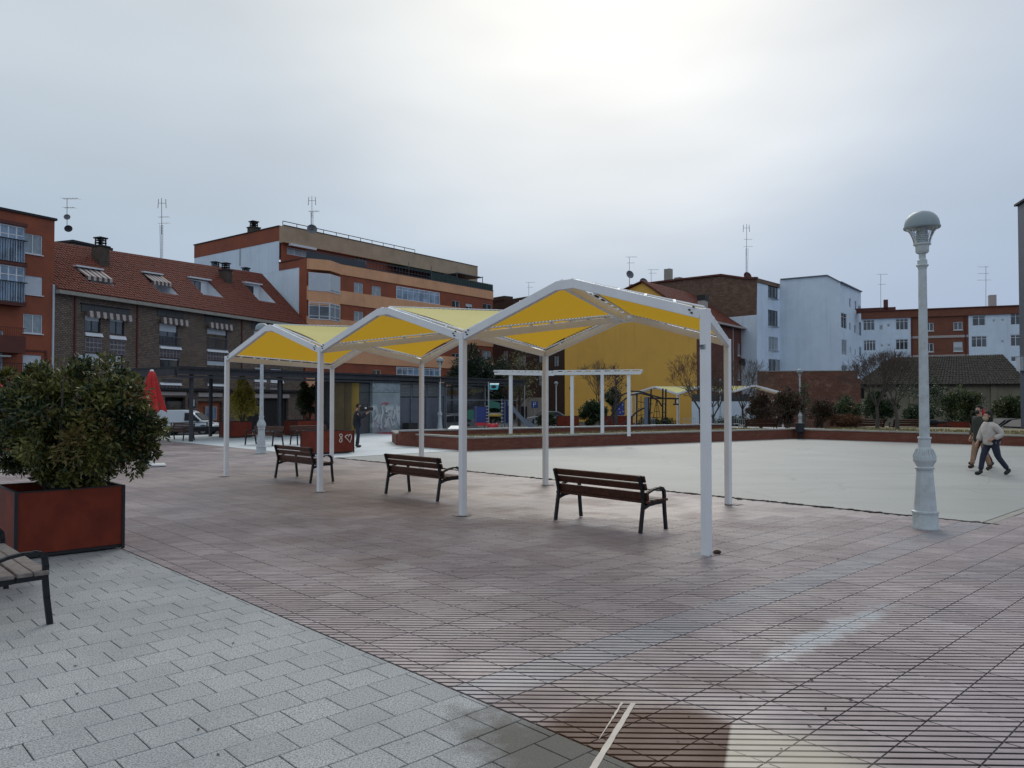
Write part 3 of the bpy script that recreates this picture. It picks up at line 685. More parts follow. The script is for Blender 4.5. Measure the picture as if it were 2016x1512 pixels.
for (px,d,z0),lb in zip([(515,27.7,0),(866,49.5,0),(1095,86,-.6),(1575,60,-.3),(1418,77,-.6),(160,47,0)],
    ['white street lamp standing behind the left canopy post','street lamp in front of the grey kiosk shutters','thin distant street lamp left of the yellow wall','street lamp behind the corner of the low brick wall','faint distant street lamp behind the bare tree','street lamp rising behind the big planted shrub']):
    q=AT(px,790,d); dup(LP,loc=(q.x,q.y,z0),rz=random.random()*6,label=lb)
# ------------------------------------------------ benches
def bench_proto(name,woodmat,dark=True):
    root=thing(name,'tmp','bench',(0,0,0),'slatted benches'); L=1.80; xo=.84
    # x along, y to the front, z up; rear legs at y=0
    rear=[(0,-.02,0),(0,.045,.40),(0,.055,.47),(0,.02,.62),(0,-.035,.79)]
    for s in (-1,1):
        x=s*xo
        mb=MB(); pts=[Vector((x,y,z)) for _,y,z in rear]
        for a,b in zip(pts,pts[1:]): mb.beam(a,b+(b-a).normalized()*.012,.045,.042,up=Vector((1,0,0)))
        mb.build('leg',M['black_iron'],root)
        mb=MB(); fr=[(.56,0),(.535,.22),(.52,.40),(.525,.48),(.515,.555),(.485,.588),(.44,.600)]
        pts=[Vector((x,y,z)) for y,z in fr]
        for a,b in zip(pts,pts[1:]): mb.beam(a,b+(b-a).normalized()*.01,.045,.04,up=Vector((1,0,0)))
        mb.build('leg',M['black_iron'],root)
        mb=MB(); ar=[(.45,.602),(.36,.605),(.26,.590),(.16,.558),(.05,.505)]; pts=[Vector((x,y,z)) for y,z in ar]
        for a,b in zip(pts,pts[1:]): mb.beam(a,b+(b-a).normalized()*.01,.05,.026)
        mb.build('armrest',M['black_iron'],root)
        mb=MB(); ar=[(.04,.345),(.16,.385),(.30,.398),(.52,.402)]; pts=[Vector((x,y,z)) for y,z in ar]
        for a,b in zip(pts,pts[1:]): mb.beam(a,b+(b-a).normalized()*.01,.05,.045)
        mb.build('seat_support',M['black_iron'],root)
    for y,z in ((.105,.428),(.235,.436),(.365,.438),(.485,.436)):
        mb=MB(); mb.box((0,y,z),(L,.112,.034)); bevel(mb.build('seat_slat',woodmat,root),.006)
    for (y,z),hh in zip(((.055,.505),(.012,.645),(-.02,.755)),(.115,.10,.095)):
        mb=MB(); tilt=math.atan2(-.09,.29) if z>.55 else -.05; mb.box((0,y+.035,z),(L,.034,hh),M=Matrix.Rotation(-tilt if False else .30 if z>.55 else .1,3,'X')); bevel(mb.build('back_slat',woodmat,root),.006)
    return root
BN=bench_proto('park_bench',M['wood'])
def bench_at(src,a,b,label,first=False,wmat=None):
    c=(a+b)/2; d=(b-a); ang=math.atan2(d.y,d.x)
    if first: src.location=c; src.rotation_euler=(0,0,ang); src['label']=label; return src
    o=dup(src,loc=c,rz=ang,label=label)
    return o
bench_at(BN,G(1095,1023),G(1263,1050),'brown slatted bench under the canopy, nearest of three, beside the tallest post',True)
bench_at(BN,G(760,972),G(864,988),'middle brown bench of the three under the canopy, partly behind a post')
bench_at(BN,G(542,941),G(614,952),'farthest brown bench of the three under the canopy, in front of the marked planter')
OB=bench_proto('park_bench',M['old_wood']); f1=G(101,1228); f1-=W*.57; f2=f1-U*1.69
bench_at(OB,f2,f1,'weathered grey bench cut off at the left edge beside the red planter',True)
for (px,py,rz),lb in zip([(530,876,ANG_U+math.pi*1.08),(606,874,ANG_W+3.2),(362,866,ANG_U+math.pi*1.06)],
    ['dark bench behind the lamp post left of the marked planter','dark bench seen end-on just left of the marked planter','dark bench in front of the white van']):
    q=G(px,py); dup(BN,loc=q,rz=rz,label=lb)
# ------------------------------------------------ buildings
GZ=-.62
class Fac:
    def __init__(s,px0,d0,px1,d1):
        a=AT(px0,790,d0); b=AT(px1,790,d1); a.z=b.z=0; s.O=a; s.e=(b-a).normalized(); s.L=(b-a).length; s.n=Vector((s.e.y,-s.e.x,0))
        if s.n.dot(-a)<0: s.n=-s.n
        s.rz=math.atan2(s.e.y,s.e.x)
    def P(s,x,z,o=0): return s.O+s.e*x+s.n*o+Z*z
    def hit(s,px,py):
        r=ray(px,py); c=Vector((0,0,H)); t=(s.O-c).dot(s.n)/r.dot(s.n); p=c+r*t; return (p-s.O).dot(s.e),p.z
    def rect(s,q):
        x0,z1=s.hit(q[0],q[1]); _,z0=s.hit(q[0],q[3]); x1,_=s.hit(q[2],q[1]); return x0,x1,z0,z1
    def box(s,mb,x0,x1,z0,z1,o0,o1):
        mb.box(s.P((x0+x1)/2,(z0+z1)/2,(o0+o1)/2),(abs(x1-x0),abs(o1-o0),abs(z1-z0)),rz=s.rz); return mb
def grid_wall(mb,P,x0,x1,z0,z1,holes,depth=.16):
    """front skin with real openings and reveals; P(x,z,off)"""
    holes=[h for h in holes if h[1]>x0 and h[0]<x1 and h[3]>z0 and h[2]<z1]
    xs=sorted({x0,x1}|{min(max(v,x0),x1) for h in holes for v in h[:2]}); zs=sorted({z0,z1}|{min(max(v,z0),z1) for h in holes for v in h[2:4]})
    for i in range(len(xs)-1):
        for j in range(len(zs)-1):
            cx,cz=(xs[i]+xs[i+1])/2,(zs[j]+zs[j+1])/2
            if any(h[0]<cx<h[1] and h[2]<cz<h[3] for h in holes): continue
            mb.quad(P(xs[i],zs[j],0),P(xs[i+1],zs[j],0),P(xs[i+1],zs[j+1],0),P(xs[i],zs[j+1],0))
    for a,b,c,d in holes:
        a,b,c,d=max(a,x0),min(b,x1),max(c,z0),min(d,z1)
        for p,q in (((a,c),(b,c)),((b,c),(b,d)),((b,d),(a,d)),((a,d),(a,c))):
            mb.quad(P(p[0],p[1],0),P(q[0],q[1],0),P(q[0],q[1],-depth),P(p[0],p[1],-depth))
def window(F,r,par,frame='frame_white',glass='glass',nv=1,nh=0,inset=.10,sill=True,shut=None,shutf=0,fw=.06,proud=0,sillm=None):
    """r=(x0,x1,z0,z1). frame with mullions; pane behind; optional roller shutter covering the top shutf"""
    x0,x1,z0,z1=r; o=-inset+proud; mb=MB()
    for a,b,c,d in ((x0,x0+fw,z0,z1),(x1-fw,x1,z0,z1),(x0+fw,x1-fw,z1-fw,z1),(x0+fw,x1-fw,z0,z0+fw)): F.box(mb,a,b,c,d,o-.03,o+.04)
    for k in range(1,nv+1):
        x=x0+(x1-x0)*k/(nv+1); F.box(mb,x-fw/2,x+fw/2,z0+fw,z1-fw,o-.03,o+.035)
    for k in range(nh):
        z=z1-(z1-z0)*(.25 if nh==1 else (.22,.8)[k]); F.box(mb,x0+fw,x1-fw,z-fw*.35,z+fw*.35,o-.028,o+.03)
    w=mb.build('window',M[frame],par)
    mb=MB(); F.box(mb,x0+fw*.5,x1-fw*.5,z0+fw*.5,z1-fw*.5,o-.02,o+.004); mb.build('pane',M[glass],w)
    if shut:
        mb=MB(); F.box(mb,x0+fw,x1-fw,z1-(z1-z0)*shutf,z1-fw*.5,o+.006,o+.05); 
        mb.build('shutter',M[shut],w)
    if sill:
        mb=MB(); F.box(mb,x0-.06,x1+.06,z0-.07,z0-.003,-.05,.09+proud); mb.build('sill',M[sillm or frame],w)
    return w
def pw(F,q): return F.rect(q)
def antenna(px,pyt,pyb,d,label,kind=0):
    a=AT(px,pyb,d); b=AT(px,pyt,d); root=thing('tv_antenna',label,'antenna',a); h=b.z-a.z
    mb=MB()
    if kind==1:
        for k in range(3):
            an=2.1*k; mb.tube([a+Vector((math.cos(an)*.12,math.sin(an)*.12,0)),b+Vector((math.cos(an)*.16,math.sin(an)*.16,-h*.45))],.018,5)
        for k in range(12):
            z=a.z+h*.55*k/12; mb.tube([Vector((a.x-.10,a.y,z)),Vector((a.x+.10,a.y,z+h*.05))],.015,4)
        mb.tube([a+Z*h*.4,b],.028,5)
    else: mb.tube([a,b],.024,5)
    mb.build('mast',M['grey_steel'],root)
    def yagi(z,l,n,tw,vert=False,off=0):
        mb=MB(); p=Vector((a.x+off,a.y,z)); mb.tube([p-Vector((l*.3,0,0)),p+Vector((l*.7,0,.02))],.014,4)
        for k in range(n):
            q=p+Vector((-l*.3+l*k/(n-1),0,0)); e=Vector((.25,.9,0))*tw/2 if not vert else Z*tw/2
            mb.tube([q-e,q+e],.010,4)
        mb.build('aerial',M['grey_steel'],root)
    if kind==0: yagi(b.z,1.3,6,.7); yagi(b.z-h*.28,.9,5,.5)
    elif kind==1:
        for s in (-.35,.35):
            mb=MB(); mb.tube([Vector((a.x+s,a.y,b.z-.1)),Vector((a.x+s*1.15,a.y,b.z-1.0))],.03,4); mb.tube([Vector((a.x,a.y,b.z-.5)),Vector((a.x+s,a.y,b.z-.5))],.02,4); mb.build('aerial',M['grey_steel'],root)
        yagi(b.z-1.4-h*.08,1.0,5,.5); yagi(b.z-h*.42,1.1,4,.3)
    elif kind==2:
        for k in range(3): yagi(b.z-.1-h*.16*k,1.3+.3*(k==2),6,.4,off=-.5)
    return root,a,b
def dish(root,p,r,mt='grey_steel'):
    mb=MB(); n=16; rings=4; vs=[];d=Vector((.35,-.9,.25)).normalized(); x=d.cross(Z).normalized(); y=x.cross(d)
    for i in range(rings+1):
        rr=r*i/rings
        for k in range(n):
            a=2*math.pi*k/n; vs.append(p+x*rr*math.cos(a)+y*rr*math.sin(a)+d*(rr*rr/r*.35))
    mb.add(vs,[(i*n+k,i*n+(k+1)%n,(i+1)*n+(k+1)%n,(i+1)*n+k) for i in range(rings) for k in range(n)])
    mb.tube([p,p+d*r*.7],.02,4); mb.tube([p,p-d*.2],.04,5); mb.build('dish',M[mt],root)
def roof_sheet(A,B,C,D,pitch,rows,mtl,parent,holes=(),name='roof_tiles',amp=.05):
    """A-B eave, D-C ridge; barrel tiles as real ribs and stepped courses; holes in (u,v) fractions"""
    mb=MB(); up=((D-A).cross(B-A)).normalized(); up=up if up.z>0 else -up; n=int((B-A).length/pitch)
    for j in range(rows):
        v0,v1=j/rows,(j+1)/rows
        for i in range(n):
            u0,u1=i/n,(i+1)/n; um,vm=(u0+u1)/2,(v0+v1)/2
            if any(h[0]<um<h[1] and h[2]<vm<h[3] for h in holes): continue
            def Q(u,v,o): return (A*(1-u)+B*u)*(1-v)+(D*(1-u)+C*u)*v+up*o
            um1=u0+(u1-u0)*.3; um2=u0+(u1-u0)*.72; s=.035; jt=random.uniform(-.012,.012)
            vs=[Q(u0,v0,s),Q(um1,v0,s+amp+jt),Q(um2,v0,s+amp+jt),Q(u1,v0,s), Q(u0,v1,0),Q(um1,v1,amp+jt),Q(um2,v1,amp+jt),Q(u1,v1,0), Q(u0,v0,-.03),Q(u1,v0,-.03)]
            mb.add(vs,[(0,1,5,4),(1,2,6,5),(2,3,7,6),(8,0,4),(8,1,0),(8,9,2,1),(9,3,2)])
    return mb.build(name,mtl,parent,kind='stuff',fix=False)
def chimney(c,w,d,z0,z1,par,rz=0,cap=True,m='chimney'):
    mb=MB(); mb.box((c.x,c.y,(z0+z1)/2),(w,d,z1-z0),rz=rz); o=mb.build('chimney',M[m],par)
    if cap:
        mb=MB(); mb.box((c.x,c.y,z1+.06),(w*1.15,d*1.15,.12),rz=rz)
        for sx in(-1,0,1): mb.box((c.x,c.y,z1+.35),(w*.7,d*.7,.06+.0*sx),rz=rz)
        for a in (-.3,.3):
            for b in(-.3,.3): mb.box((c.x+a*w,c.y+b*d,z1+.4),(.08,.08,.6),rz=rz)
        mb.box((c.x,c.y,z1+.74),(w*.85,d*.85,.1),rz=rz); mb.box((c.x,c.y,z1+.55),(w*.66,d*.66,.06),rz=rz); mb.build('chimney_cap',M['dark_steel'],o)
    return o
# ---- A: orange block cut by the left edge
FA=Fac(-160,47.0,103,54.0)
A=thing('apartment_building','orange brick apartment block cut off by the left edge of the photo','building',FA.P(FA.L,GZ))
rw=[pw(FA,q) for q in ((46,458,84,497),(46,541,84,578),(46,617,84,655),(45,698,82,736),(44,776,80,812))]
lw=[pw(FA,q) for q in ((-14,650,7,687),(-14,694,6,745))]
top=FA.hit(103,433)[1]
mb=MB(); grid_wall(mb,FA.P,0,FA.L,GZ,top,rw+lw); mb.quad(FA.P(FA.L,GZ),FA.P(FA.L,GZ,-12),FA.P(FA.L,top,-12),FA.P(FA.L,top)); mb.quad(FA.P(0,top),FA.P(FA.L,top),FA.P(FA.L,top,-12),FA.P(0,top,-12)); mb.build('wall',M['orange_wall'],A)
mb=MB(); FA.box(mb,0,FA.L+.12,top-.02,top+.14,-.6,.14); mb.build('cornice',M['dark_steel'],A)
for i,r in enumerate(rw):
    if i in(1,3): window(FA,r,A,glass='glass',shut='shutter',shutf=.97)
    else: window(FA,r,A,glass='curtain')
for r in lw: window(FA,r,A,glass='glass_blue')
for k,(y0,y1,ym) in enumerate(((432,507,478),(514,588,560))):
    x0,x1,z0,z1=pw(FA,(-60,y0,38,y1)); zm=FA.hit(38,ym)[1]; 
    mb=MB(); FA.box(mb,x0,x1+.1,z0-.22,z0-.02,-.1,.75); bal=mb.build('balcony',M['dark_red'],A); mb=MB(); FA.box(mb,x0,x1+.12,z1+.02,z1+.25,-.1,.8); mb.build('balcony_roof',M['dark_red'],A)
    window(type('Q',(),{'box':lambda s,mb,a,b,c,d,o0,o1:FA.box(mb,a,b,c,d,o0+.7,o1+.7)})(),(x0,x1,z0,z1),A,glass='glass_blue',nv=5,nh=1,sill=False,fw=.09)
    # glazed return side
    mb=MB(); FA.box(mb,x1-.05,x1+.02,z0,z1,0,.68); mb.build('pane',M['glass_blue'],bal)
    mb=MB(); FA.box(mb,x0,x1+.1,zm,zm+.05,.72,.86); FA.box(mb,x0,x1+.1,z0,z0+.05,.76,.82)
    n=int((x1-x0)/.16)
    for j in range(n+1): FA.box(mb,x0+j*.16,x0+j*.16+.025,z0+.05,zm,.775,.80)
    mb.build('railing',M['dark_steel'],bal,kind='stuff')
    # tiled lip over the top one
for (y0,y1) in ((640,685),(712,760)):
    x0,x1,z0,z1=pw(FA,(-60,y0,36,y1)); mb=MB(); FA.box(mb,x0,x1,z0-.22,z0,-.1,.95); b=mb.build('balcony',M['dark_red'],A)
    mb=MB(); FA.box(mb,x0,x1,z1-.04,z1,.9,.95); FA.box(mb,x0,x1,z0,z0+.9 if y0==640 else z0+.1,.9,.93)
    for j in range(int((x1-x0)/.14)): FA.box(mb,x0+j*.14,x0+j*.14+.02,z0,z1-.04,.905,.925)
    mb.build('railing',M['dark_red' if y0==640 else 'dark_steel'],b,kind='stuff')
    mb=MB(); FA.box(mb,x0,x1-.9,z0-.5,z0-.4,.3,.9); mb.build('awning_case',M['shutter_grey'],b)
mb=MB(); x,_=FA.hit(88,700); zt=FA.hit(88,690)[1]; FA.box(mb,x,x+.12,GZ,zt,.0,.1); FA.box(mb,x-3.2,x,zt-.12,zt,.0,.06); FA.box(mb,x+.5,x+.55,GZ,zt-.2,0,.05); mb.build('drainpipe',M['dark_red'],A)
mb=MB(); FA.box(mb,FA.L-.10,FA.L+.02,GZ,FA.hit(103,560)[1],.002,.10); mb.build('drainpipe',M['shutter'],A)
# ---- B: brown brick terrace with red tiled roof
FB=Fac(103.5,54,597,80.3)
eB=FB.e
M['brown_brick']=brickmat('brown_brick',eB,(.15,.10,.078),(.29,.22,.18),(.075,.06,.052),.25,.13,.03,patch=(.17,.13,.11),patch_amt=.3)
B=thing('terrace_building','brown brick building with red tiled roof and striped awnings','building',FB.P(FB.L/2,GZ))
zE=FB.hit(103.5,569)[1]
cols=[dict(x=(162,250),lint=(160,598,254,613),win=[(167,618,198,653),(216,622,245,658),(167,694,198,722),(215,698,241,729)],sill=[(167,654,201,661),(215,660,247,667),(213,735,247,741)],blk=[(168,664,200,692),(216,668,246,697)],awn=(163,611,253,624)),
      dict(lint=(309,607,362,621),win=[(314,634,350,679),(315,704,353,732)],sill=[(314,680,356,686),(314,753,356,758)],blk=[(314,687,354,702),(320,760,355,768)],awn=(310,624,364,637)),
      dict(lint=(403,622,453,634),win=[(408,644,447,686),(408,709,444,740),(408,742,444,752)],sill=[(407,687,448,692),(408,755,444,760)],blk=[(408,693,447,708),(408,762,440,770)],awn=(404,634,456,646)),
      dict(lint=(495,632,560,646),win=[(500,650,522,690),(530,655,552,695)],sill=[(499,692,525,697),(529,697,555,702)],blk=[(500,699,522,712),(530,703,552,716)],awn=None),
      dict(lint=None,win=[(502,722,522,745),(533,725,556,748)],sill=[(500,746,523,752),(532,748,557,754)],blk=[(502,754,522,772),(532,756,556,774)],awn=None)]
holes=[];allw=[]
for c in cols:
    for q in c['win']: r=pw(FB,q); allw.append(r); holes.append(r)
shops=[pw(FB,q) for q in ((325,782,365,850),(390,790,438,862),(485,785,568,860),(120,760,300,850))]
mb=MB(); grid_wall(mb,FB.P,0,FB.L,GZ,zE,holes+shops,.28)
mb.quad(FB.P(FB.L,GZ),FB.P(FB.L,GZ,-5.3),FB.P(FB.L,zE+5,-5.3),FB.P(FB.L,zE)); mb.build('wall',M['brown_brick'],B)
mb=MB(); FB.box(mb,0,FB.L,GZ,4.6,-1.3,-.9); mb.build('shop_interior',M['kiosk_grey'],B)
for i,r in enumerate(allw):
    w=window(FB,r,B,frame='frame_dark',glass='glass',nv=1,sill=False,shut='shutter' ,shutf=(.35,.28,.9,.85,.38,.12,.30,.3,.3,.5,.2,.4,.3)[i%13],fw=.09,inset=.13)
def scallops(mbw,mbd,r,o0,o1):
    x0,x1,z0,z1=r; n=int((x1-x0)/.28)
    for k in range(n):
        a=x0+(x1-x0)*k/n; b=x0+(x1-x0)*(k+1)/n; (mbw if k%2 else mbd).prism([FB.P(a,z1,o1),FB.P(b,z1,o1),FB.P(b,z0+.08,o1+.06),FB.P((a+b)/2,z0-.03,o1+.07),FB.P(a,z0+.08,o1+.06)],-FB.n*.03)
for c in cols:
    for q in c['sill']:
        r=pw(FB,q); mb=MB(); mb.prism([FB.P(r[0],r[3],-.05),FB.P(r[0],r[3],.05),FB.P(r[0],r[2],.16),FB.P(r[0],r[2],-.05)],FB.e*(r[1]-r[0])); mb.build('sill',M['frame_white'],B)
    for q in c['blk']:
        r=pw(FB,q); mb=MB(); FB.box(mb,r[0],r[1],r[2],r[3],-.05,.03); g=mb.build('glass_block_panel',M['joint_pale'],B)
        nx=max(3,int((r[1]-r[0])/.33)); nz=max(2,int((r[3]-r[2])/.33)); mb=MB()
        for a in range(nx):
            for b in range(nz):
                x=r[0]+(r[1]-r[0])*(a+.5)/nx; z=r[2]+(r[3]-r[2])*(b+.5)/nz; FB.box(mb,x-.13,x+.13,z-.13,z+.13,.03,.055)
        mb.build('glass_block',M['ceramic'],g,kind='stuff')
    if c['lint']:
        r=pw(FB,c['lint']); mb=MB(); n=max(2,int((r[1]-r[0])/.9))
        FB.box(mb,r[0]-.1,r[1]+.05,r[3],r[3]+.07,0,.12); mb.build('lintel_ledge',M['dark_steel'],B)
        for k in range(n):
            mb=MB(); FB.box(mb,r[0]+(r[1]-r[0])*k/n+.01,r[0]+(r[1]-r[0])*(k+1)/n-.01,r[2],r[3],.0,.05); mb.build('lintel_panel',M['kiosk_grey'],B)
    if c['awn']:
        r=pw(FB,c['awn']); a,b=MB(),MB(); scallops(a,b,r,.1,.35); aw=a.build('awning',M['stripe'],B); b.build('awning_stripe',M['awning_dark'],aw)
for q in ((314,660,356,680),(408,663,447,686),(322,745,356,753),(404,744,440,755)):
    r=pw(FB,q); mb=MB(); FB.box(mb,r[0],r[1],r[3]-.05,r[3],.05,.10); FB.box(mb,r[0],r[1],r[2],r[2]+.05,.05,.10)
    n=int((r[1]-r[0])/.15)
    for k in range(n+1): x=r[0]+(r[1]-r[0])*k/n; FB.box(mb,x-.013,x+.013,r[2],r[3],.06,.085)
    mb.build('railing',M['grey_steel'],B,kind='stuff')
for px in (270,476,147): 
    x=FB.hit(px,600)[0]; mb=MB(); FB.box(mb,x-.05,x+.05,GZ,zE,.002,.1); mb.build('drainpipe',M['dark_red'],B)
mb=MB(); r=pw(FB,(300,763,597,768)); FB.box(mb,r[0],FB.L,r[2],r[3],0,.35); mb.build('canopy_ledge',M['dark_steel'],B)
for q in ((314,771,365,778),(389,773,436,781),(480,775,568,783)):
    r=pw(FB,q); mb=MB(); FB.box(mb,*r,.0,.12); mb.build('fascia_band',M['stripe'],B)
for q,m_ in (((390,790,438,862),'orange_wall'),((325,790,365,850),'glass'),((485,785,568,860),'ink'),((120,770,300,850),'glass')):
    r=pw(FB,q); mb=MB(); FB.box(mb,*r,-.5,-.3); mb.build('shop_front',M[m_],B)
r=pw(FB,(407,800,430,828)); window(FB,r,B,frame='joint_pale',glass='glass_blue',nv=0,sill=False,inset=.2,fw=.12)
r=pw(FB,(371,784,383,802)); mb=MB(); FB.box(mb,*r,.0,.1); nb_=mb.build('notice_case',M['ink'],B); mb=MB(); x0,x1,z0,z1=r; FB.box(mb,x0+.15,x1-.12,z0+.1,z1-.1,.1,.11); mb.build('paper',M['frame_white'],nb_)
# roof with inset dormers
E0,E1=FB.P(0.05,zE,.35),FB.P(FB.L+.3,zE,.35); 
def ridgept(px,py,off): # point over the line offset 'off' behind the facade
    F2=Fac.__new__(Fac); F2.O=FB.O-FB.n*off; F2.e=FB.e; F2.n=FB.n; s,z=F2.hit(px,py); return F2.O+F2.e*s+Z*z
R1=ridgept(515,541,5.3); R0=ridgept(190,492,5.3); R0=R1+(R0-R1)*((R1-R0).length+6)/(R1-R0).length
sh=(E1-E0); vdir=(R1-E1)
# choose roof quad: ridge runs parallel over the eave span
D=R1-FB.e*(R1-E0).dot(FB.e); D.z=R0.z+(R1.z-R0.z)*0; C=R1
rd=(R1-R0)/((R1-R0).length); D=R1-rd*((R1-E0).dot(FB.e)/rd.dot(FB.e))
E1b=E1
nrm=((D-E0).cross(E1-E0)).normalized()
def roofuv(px,py):
    r=ray(px,py); c=Vector((0,0,H)); t=(E0-c).dot(nrm)/r.dot(nrm); p=c+r*t
    v=(p-E0).dot((D-E0))/((D-E0).length_squared); Lu=(E1-E0).length*(1-v)+(C-D).length*v; u=((p-(E0*(1-v)+D*v)).dot(FB.e))/Lu; return u,v
dorm=[]
for (pxa,pya,pxb,pyb,pxc,pyc) in ((159,530,231,568,180,562),(291,547,353,585,315,579),(382,561,444,595,404,590),(486,576,543,607,510,602)):
    _,v1=roofuv(pxa,pya); u0,v0=roofuv(pxc,pyc)
    uu,vv=roofuv(pxb,pyb); dorm.append((u0,uu,max(vv,.08),v1))
roof=roof_sheet(E0,E1,C,D,.27,21,M['roof_tile'],B,holes=dorm,amp=.10)
mb=MB(); mb.tube([D,C],.14,8); mb.build('ridge_tiles',M['roof_tile'],B)
mb=MB(); mb.tube([E1,C],.11,6); mb.build('verge_tiles',M['roof_tile'],B)
mb=MB(); mb.beam(FB.P(.05,zE-.16,.2),FB.P(FB.L+.3,zE-.16,.2),.55,.26); mb.build('eave_gutter',M['coping'],B)
for h in dorm:
    def Q(u,v): return (E0*(1-u)+E1*u)*(1-v)+(D*(1-u)+C*u)*v
    a,b,c,d=Q(h[0],h[2]),Q(h[1],h[2]),Q(h[1],h[3]),Q(h[0],h[3])
    cb=Vector((c.x,c.y,b.z)); db=Vector((d.x,d.y,a.z)); t=.05
    mb=MB(); mb.add([a,d,db],[(0,1,2)]); mb.add([b,c,cb],[(0,1,2)]); mb.quad(a,b,cb,db); mb.quad(db,cb,c,d); dm=mb.build('dormer',M['frame_white'],B,fix=False)
    mb=MB(); mb.beam(d+Z*.05+FB.n*.15,c+Z*.05+FB.n*.15,.55,.12); mb.build('dormer_roof',M['frame_white'],dm)
    Fd=Fac.__new__(Fac); Fd.O=Vector((db.x,db.y,0)); Fd.e=FB.e; Fd.n=FB.n; Fd.rz=FB.rz; hgt=d.z-db.z; wl=(cb-db).length
    window(Fd,(.1*wl,.62*wl,db.z+.15,db.z+hgt*.9),dm,frame='frame_dark',glass='glass',nv=1,inset=-.06,sill=False)
for h,k in ((dorm[0],0),(dorm[1],1)):
    a=(E0*(1-h[0])+E1*h[0])*(1-h[3])+(D*(1-h[0])+C*h[0])*h[3]; b=(E0*(1-h[1])+E1*h[1])*(1-h[3])+(D*(1-h[1])+C*h[1])*h[3]
    o=FB.n*1.25-Z*.75; mbw,mbd=MB(),MB(); n=10
    for j in range(n):
        p=a+(b-a)*(j/n)+FB.n*.1; q=a+(b-a)*((j+1)/n)+FB.n*.1; m_=(mbw if j%2 else mbd); m_.quad(p,q,q+o,p+o); m_.quad(p+o,q+o,q+o-Z*.3,p+o-Z*.3)
    aw=mbw.build('awning',M['stripe'],B,fix=False); mbd.build('awning_stripe',M['awning_dark'],aw,fix=False)
c=ridgept(198,492,3.6); chimney(c,.85,.95,c.z-2.5,c.z+.2,B,FB.rz)
c=ridgept(444,560,3.8); chimney(c,.75,.9,c.z-1.5,c.z+1.3,B,FB.rz)
for px,py in ((424,527),(484,538)): c=ridgept(px,py,6.5); chimney(c,.8,.8,c.z-1,c.z-.2,B,FB.rz)
# dark block standing behind the ridge at left
c=AT(148,468,66); BD=thing('rooftop_building','dark flat rooftop block just behind the tiled ridge at left','building',(c.x,c.y,GZ))
mb=MB(); mb.box((c.x,c.y,(GZ+14.9)/2),(3.6,4,14.9-GZ),rz=FB.rz); mb.build('wall',M['kiosk_grey'],BD)
mb=MB(); mb.box((c.x,c.y,15.0),(3.9,4.3,.2),rz=FB.rz); mb.build('parapet',M['dark_steel'],BD)
# ---- C: orange and peach block with white gable
FC=Fac(602,80.5,970,105); Cb=thing('apartment_building','long peach and red apartment block with a roof terrace and white gable','building',FC.P(FC.L/2,GZ))
zC=FC.hit(602,508)[1]; ztop=20.7
reds=[(13.85,15.6),(10.7,12.4),(7.5,9.2),(4.3,6.0),(GZ,2.8)]
wq=[(697,555,715,577),(732,562,750,583),(780,563,865,588),(890,591,905,612),(917,597,930,612),(951,597,968,613),(697,612,715,633),(735,620,752,640),(890,633,905,650),(950,690,966,712),(890,695,905,716),(733,728,750,737),(780,722,865,738),(905,700,920,720)]
wr=[pw(FC,q) for q in wq]
sp0=[(z0,z1,'orange_wall') for z0,z1 in reds]+[(15.6,zC,'peach'),(12.4,13.85,'peach'),(9.2,10.7,'peach'),(6.0,7.5,'peach'),(2.8,4.3,'peach')]
for z0,z1,m_ in sp0:
    mb=MB(); grid_wall(mb,(FC.P if m_=='orange_wall' else (lambda x,z,o:FC.P(x,z,o+.10))),.0,FC.L,z0,z1,[r for r in wr] if m_=='orange_wall' else [],.16)
    if m_=='peach':
        for zz in(z0,z1): mb.quad(FC.P(0,zz,.1),FC.P(FC.L,zz,.1),FC.P(FC.L,zz,-.1),FC.P(0,zz,-.1))
        mb.quad(FC.P(0,z0,.1),FC.P(0,z1,.1),FC.P(0,z1,-.2),FC.P(0,z0,-.2))
    mb.build('wall_band',M[m_],Cb)
for i,r in enumerate(wr):
    r=(r[0],r[1],r[2],r[3])
    if i in(2,12): window(FC,r,Cb,glass='glass_blue',nv=7,nh=1,sill=False,fw=.07,proud=.05,inset=.03)
    else: window(FC,r,Cb,glass=('curtain','curtain','','glass','glass','glass','curtain','glass')[i%8] or 'glass',nv=1,shut='shutter' if i in(4,) else None,shutf=.4)
# bay windows over the corner
for (y0,y1,sh_) in ((536,572,True),(594,628,False),(652,686,False)):
    x0,z1=FC.hit(606,y0); _,z0=FC.hit(606,y1); xm=FC.hit(637,y0)[0]; x1=FC.hit(668,y0)[0]; a=FC.P(x0,0,.12); b=FC.P(xm,0,1.0); c=FC.P(x1,0,.12); 
    for k,(p,q) in enumerate(((a,b),(b,c))):
        f=Fac.__new__(Fac); f.O=p.copy(); f.e=(q-p).normalized(); f.L=(q-p).length; f.n=Vector((f.e.y,-f.e.x,0)); f.n=f.n if f.n.dot(-p)>0 else -f.n; f.rz=math.atan2(f.e.y,f.e.x)
        window(f,(0,f.L,z0,z1),Cb,glass='curtain' if k else 'glass',nv=1,nh=0 if sh_ else 2,sill=False,inset=0,shut='shutter' if sh_ else None,shutf=.98 if k==0 else .88,fw=.08)
    for zz0,zz1 in ((z0-1.45,z0-.01),):
        mb=MB(); mb.prism([a+Z*zz0,b+Z*zz0,c+Z*zz0],Z*(zz1-zz0)); mb.build('bay_apron',M['peach'],Cb)
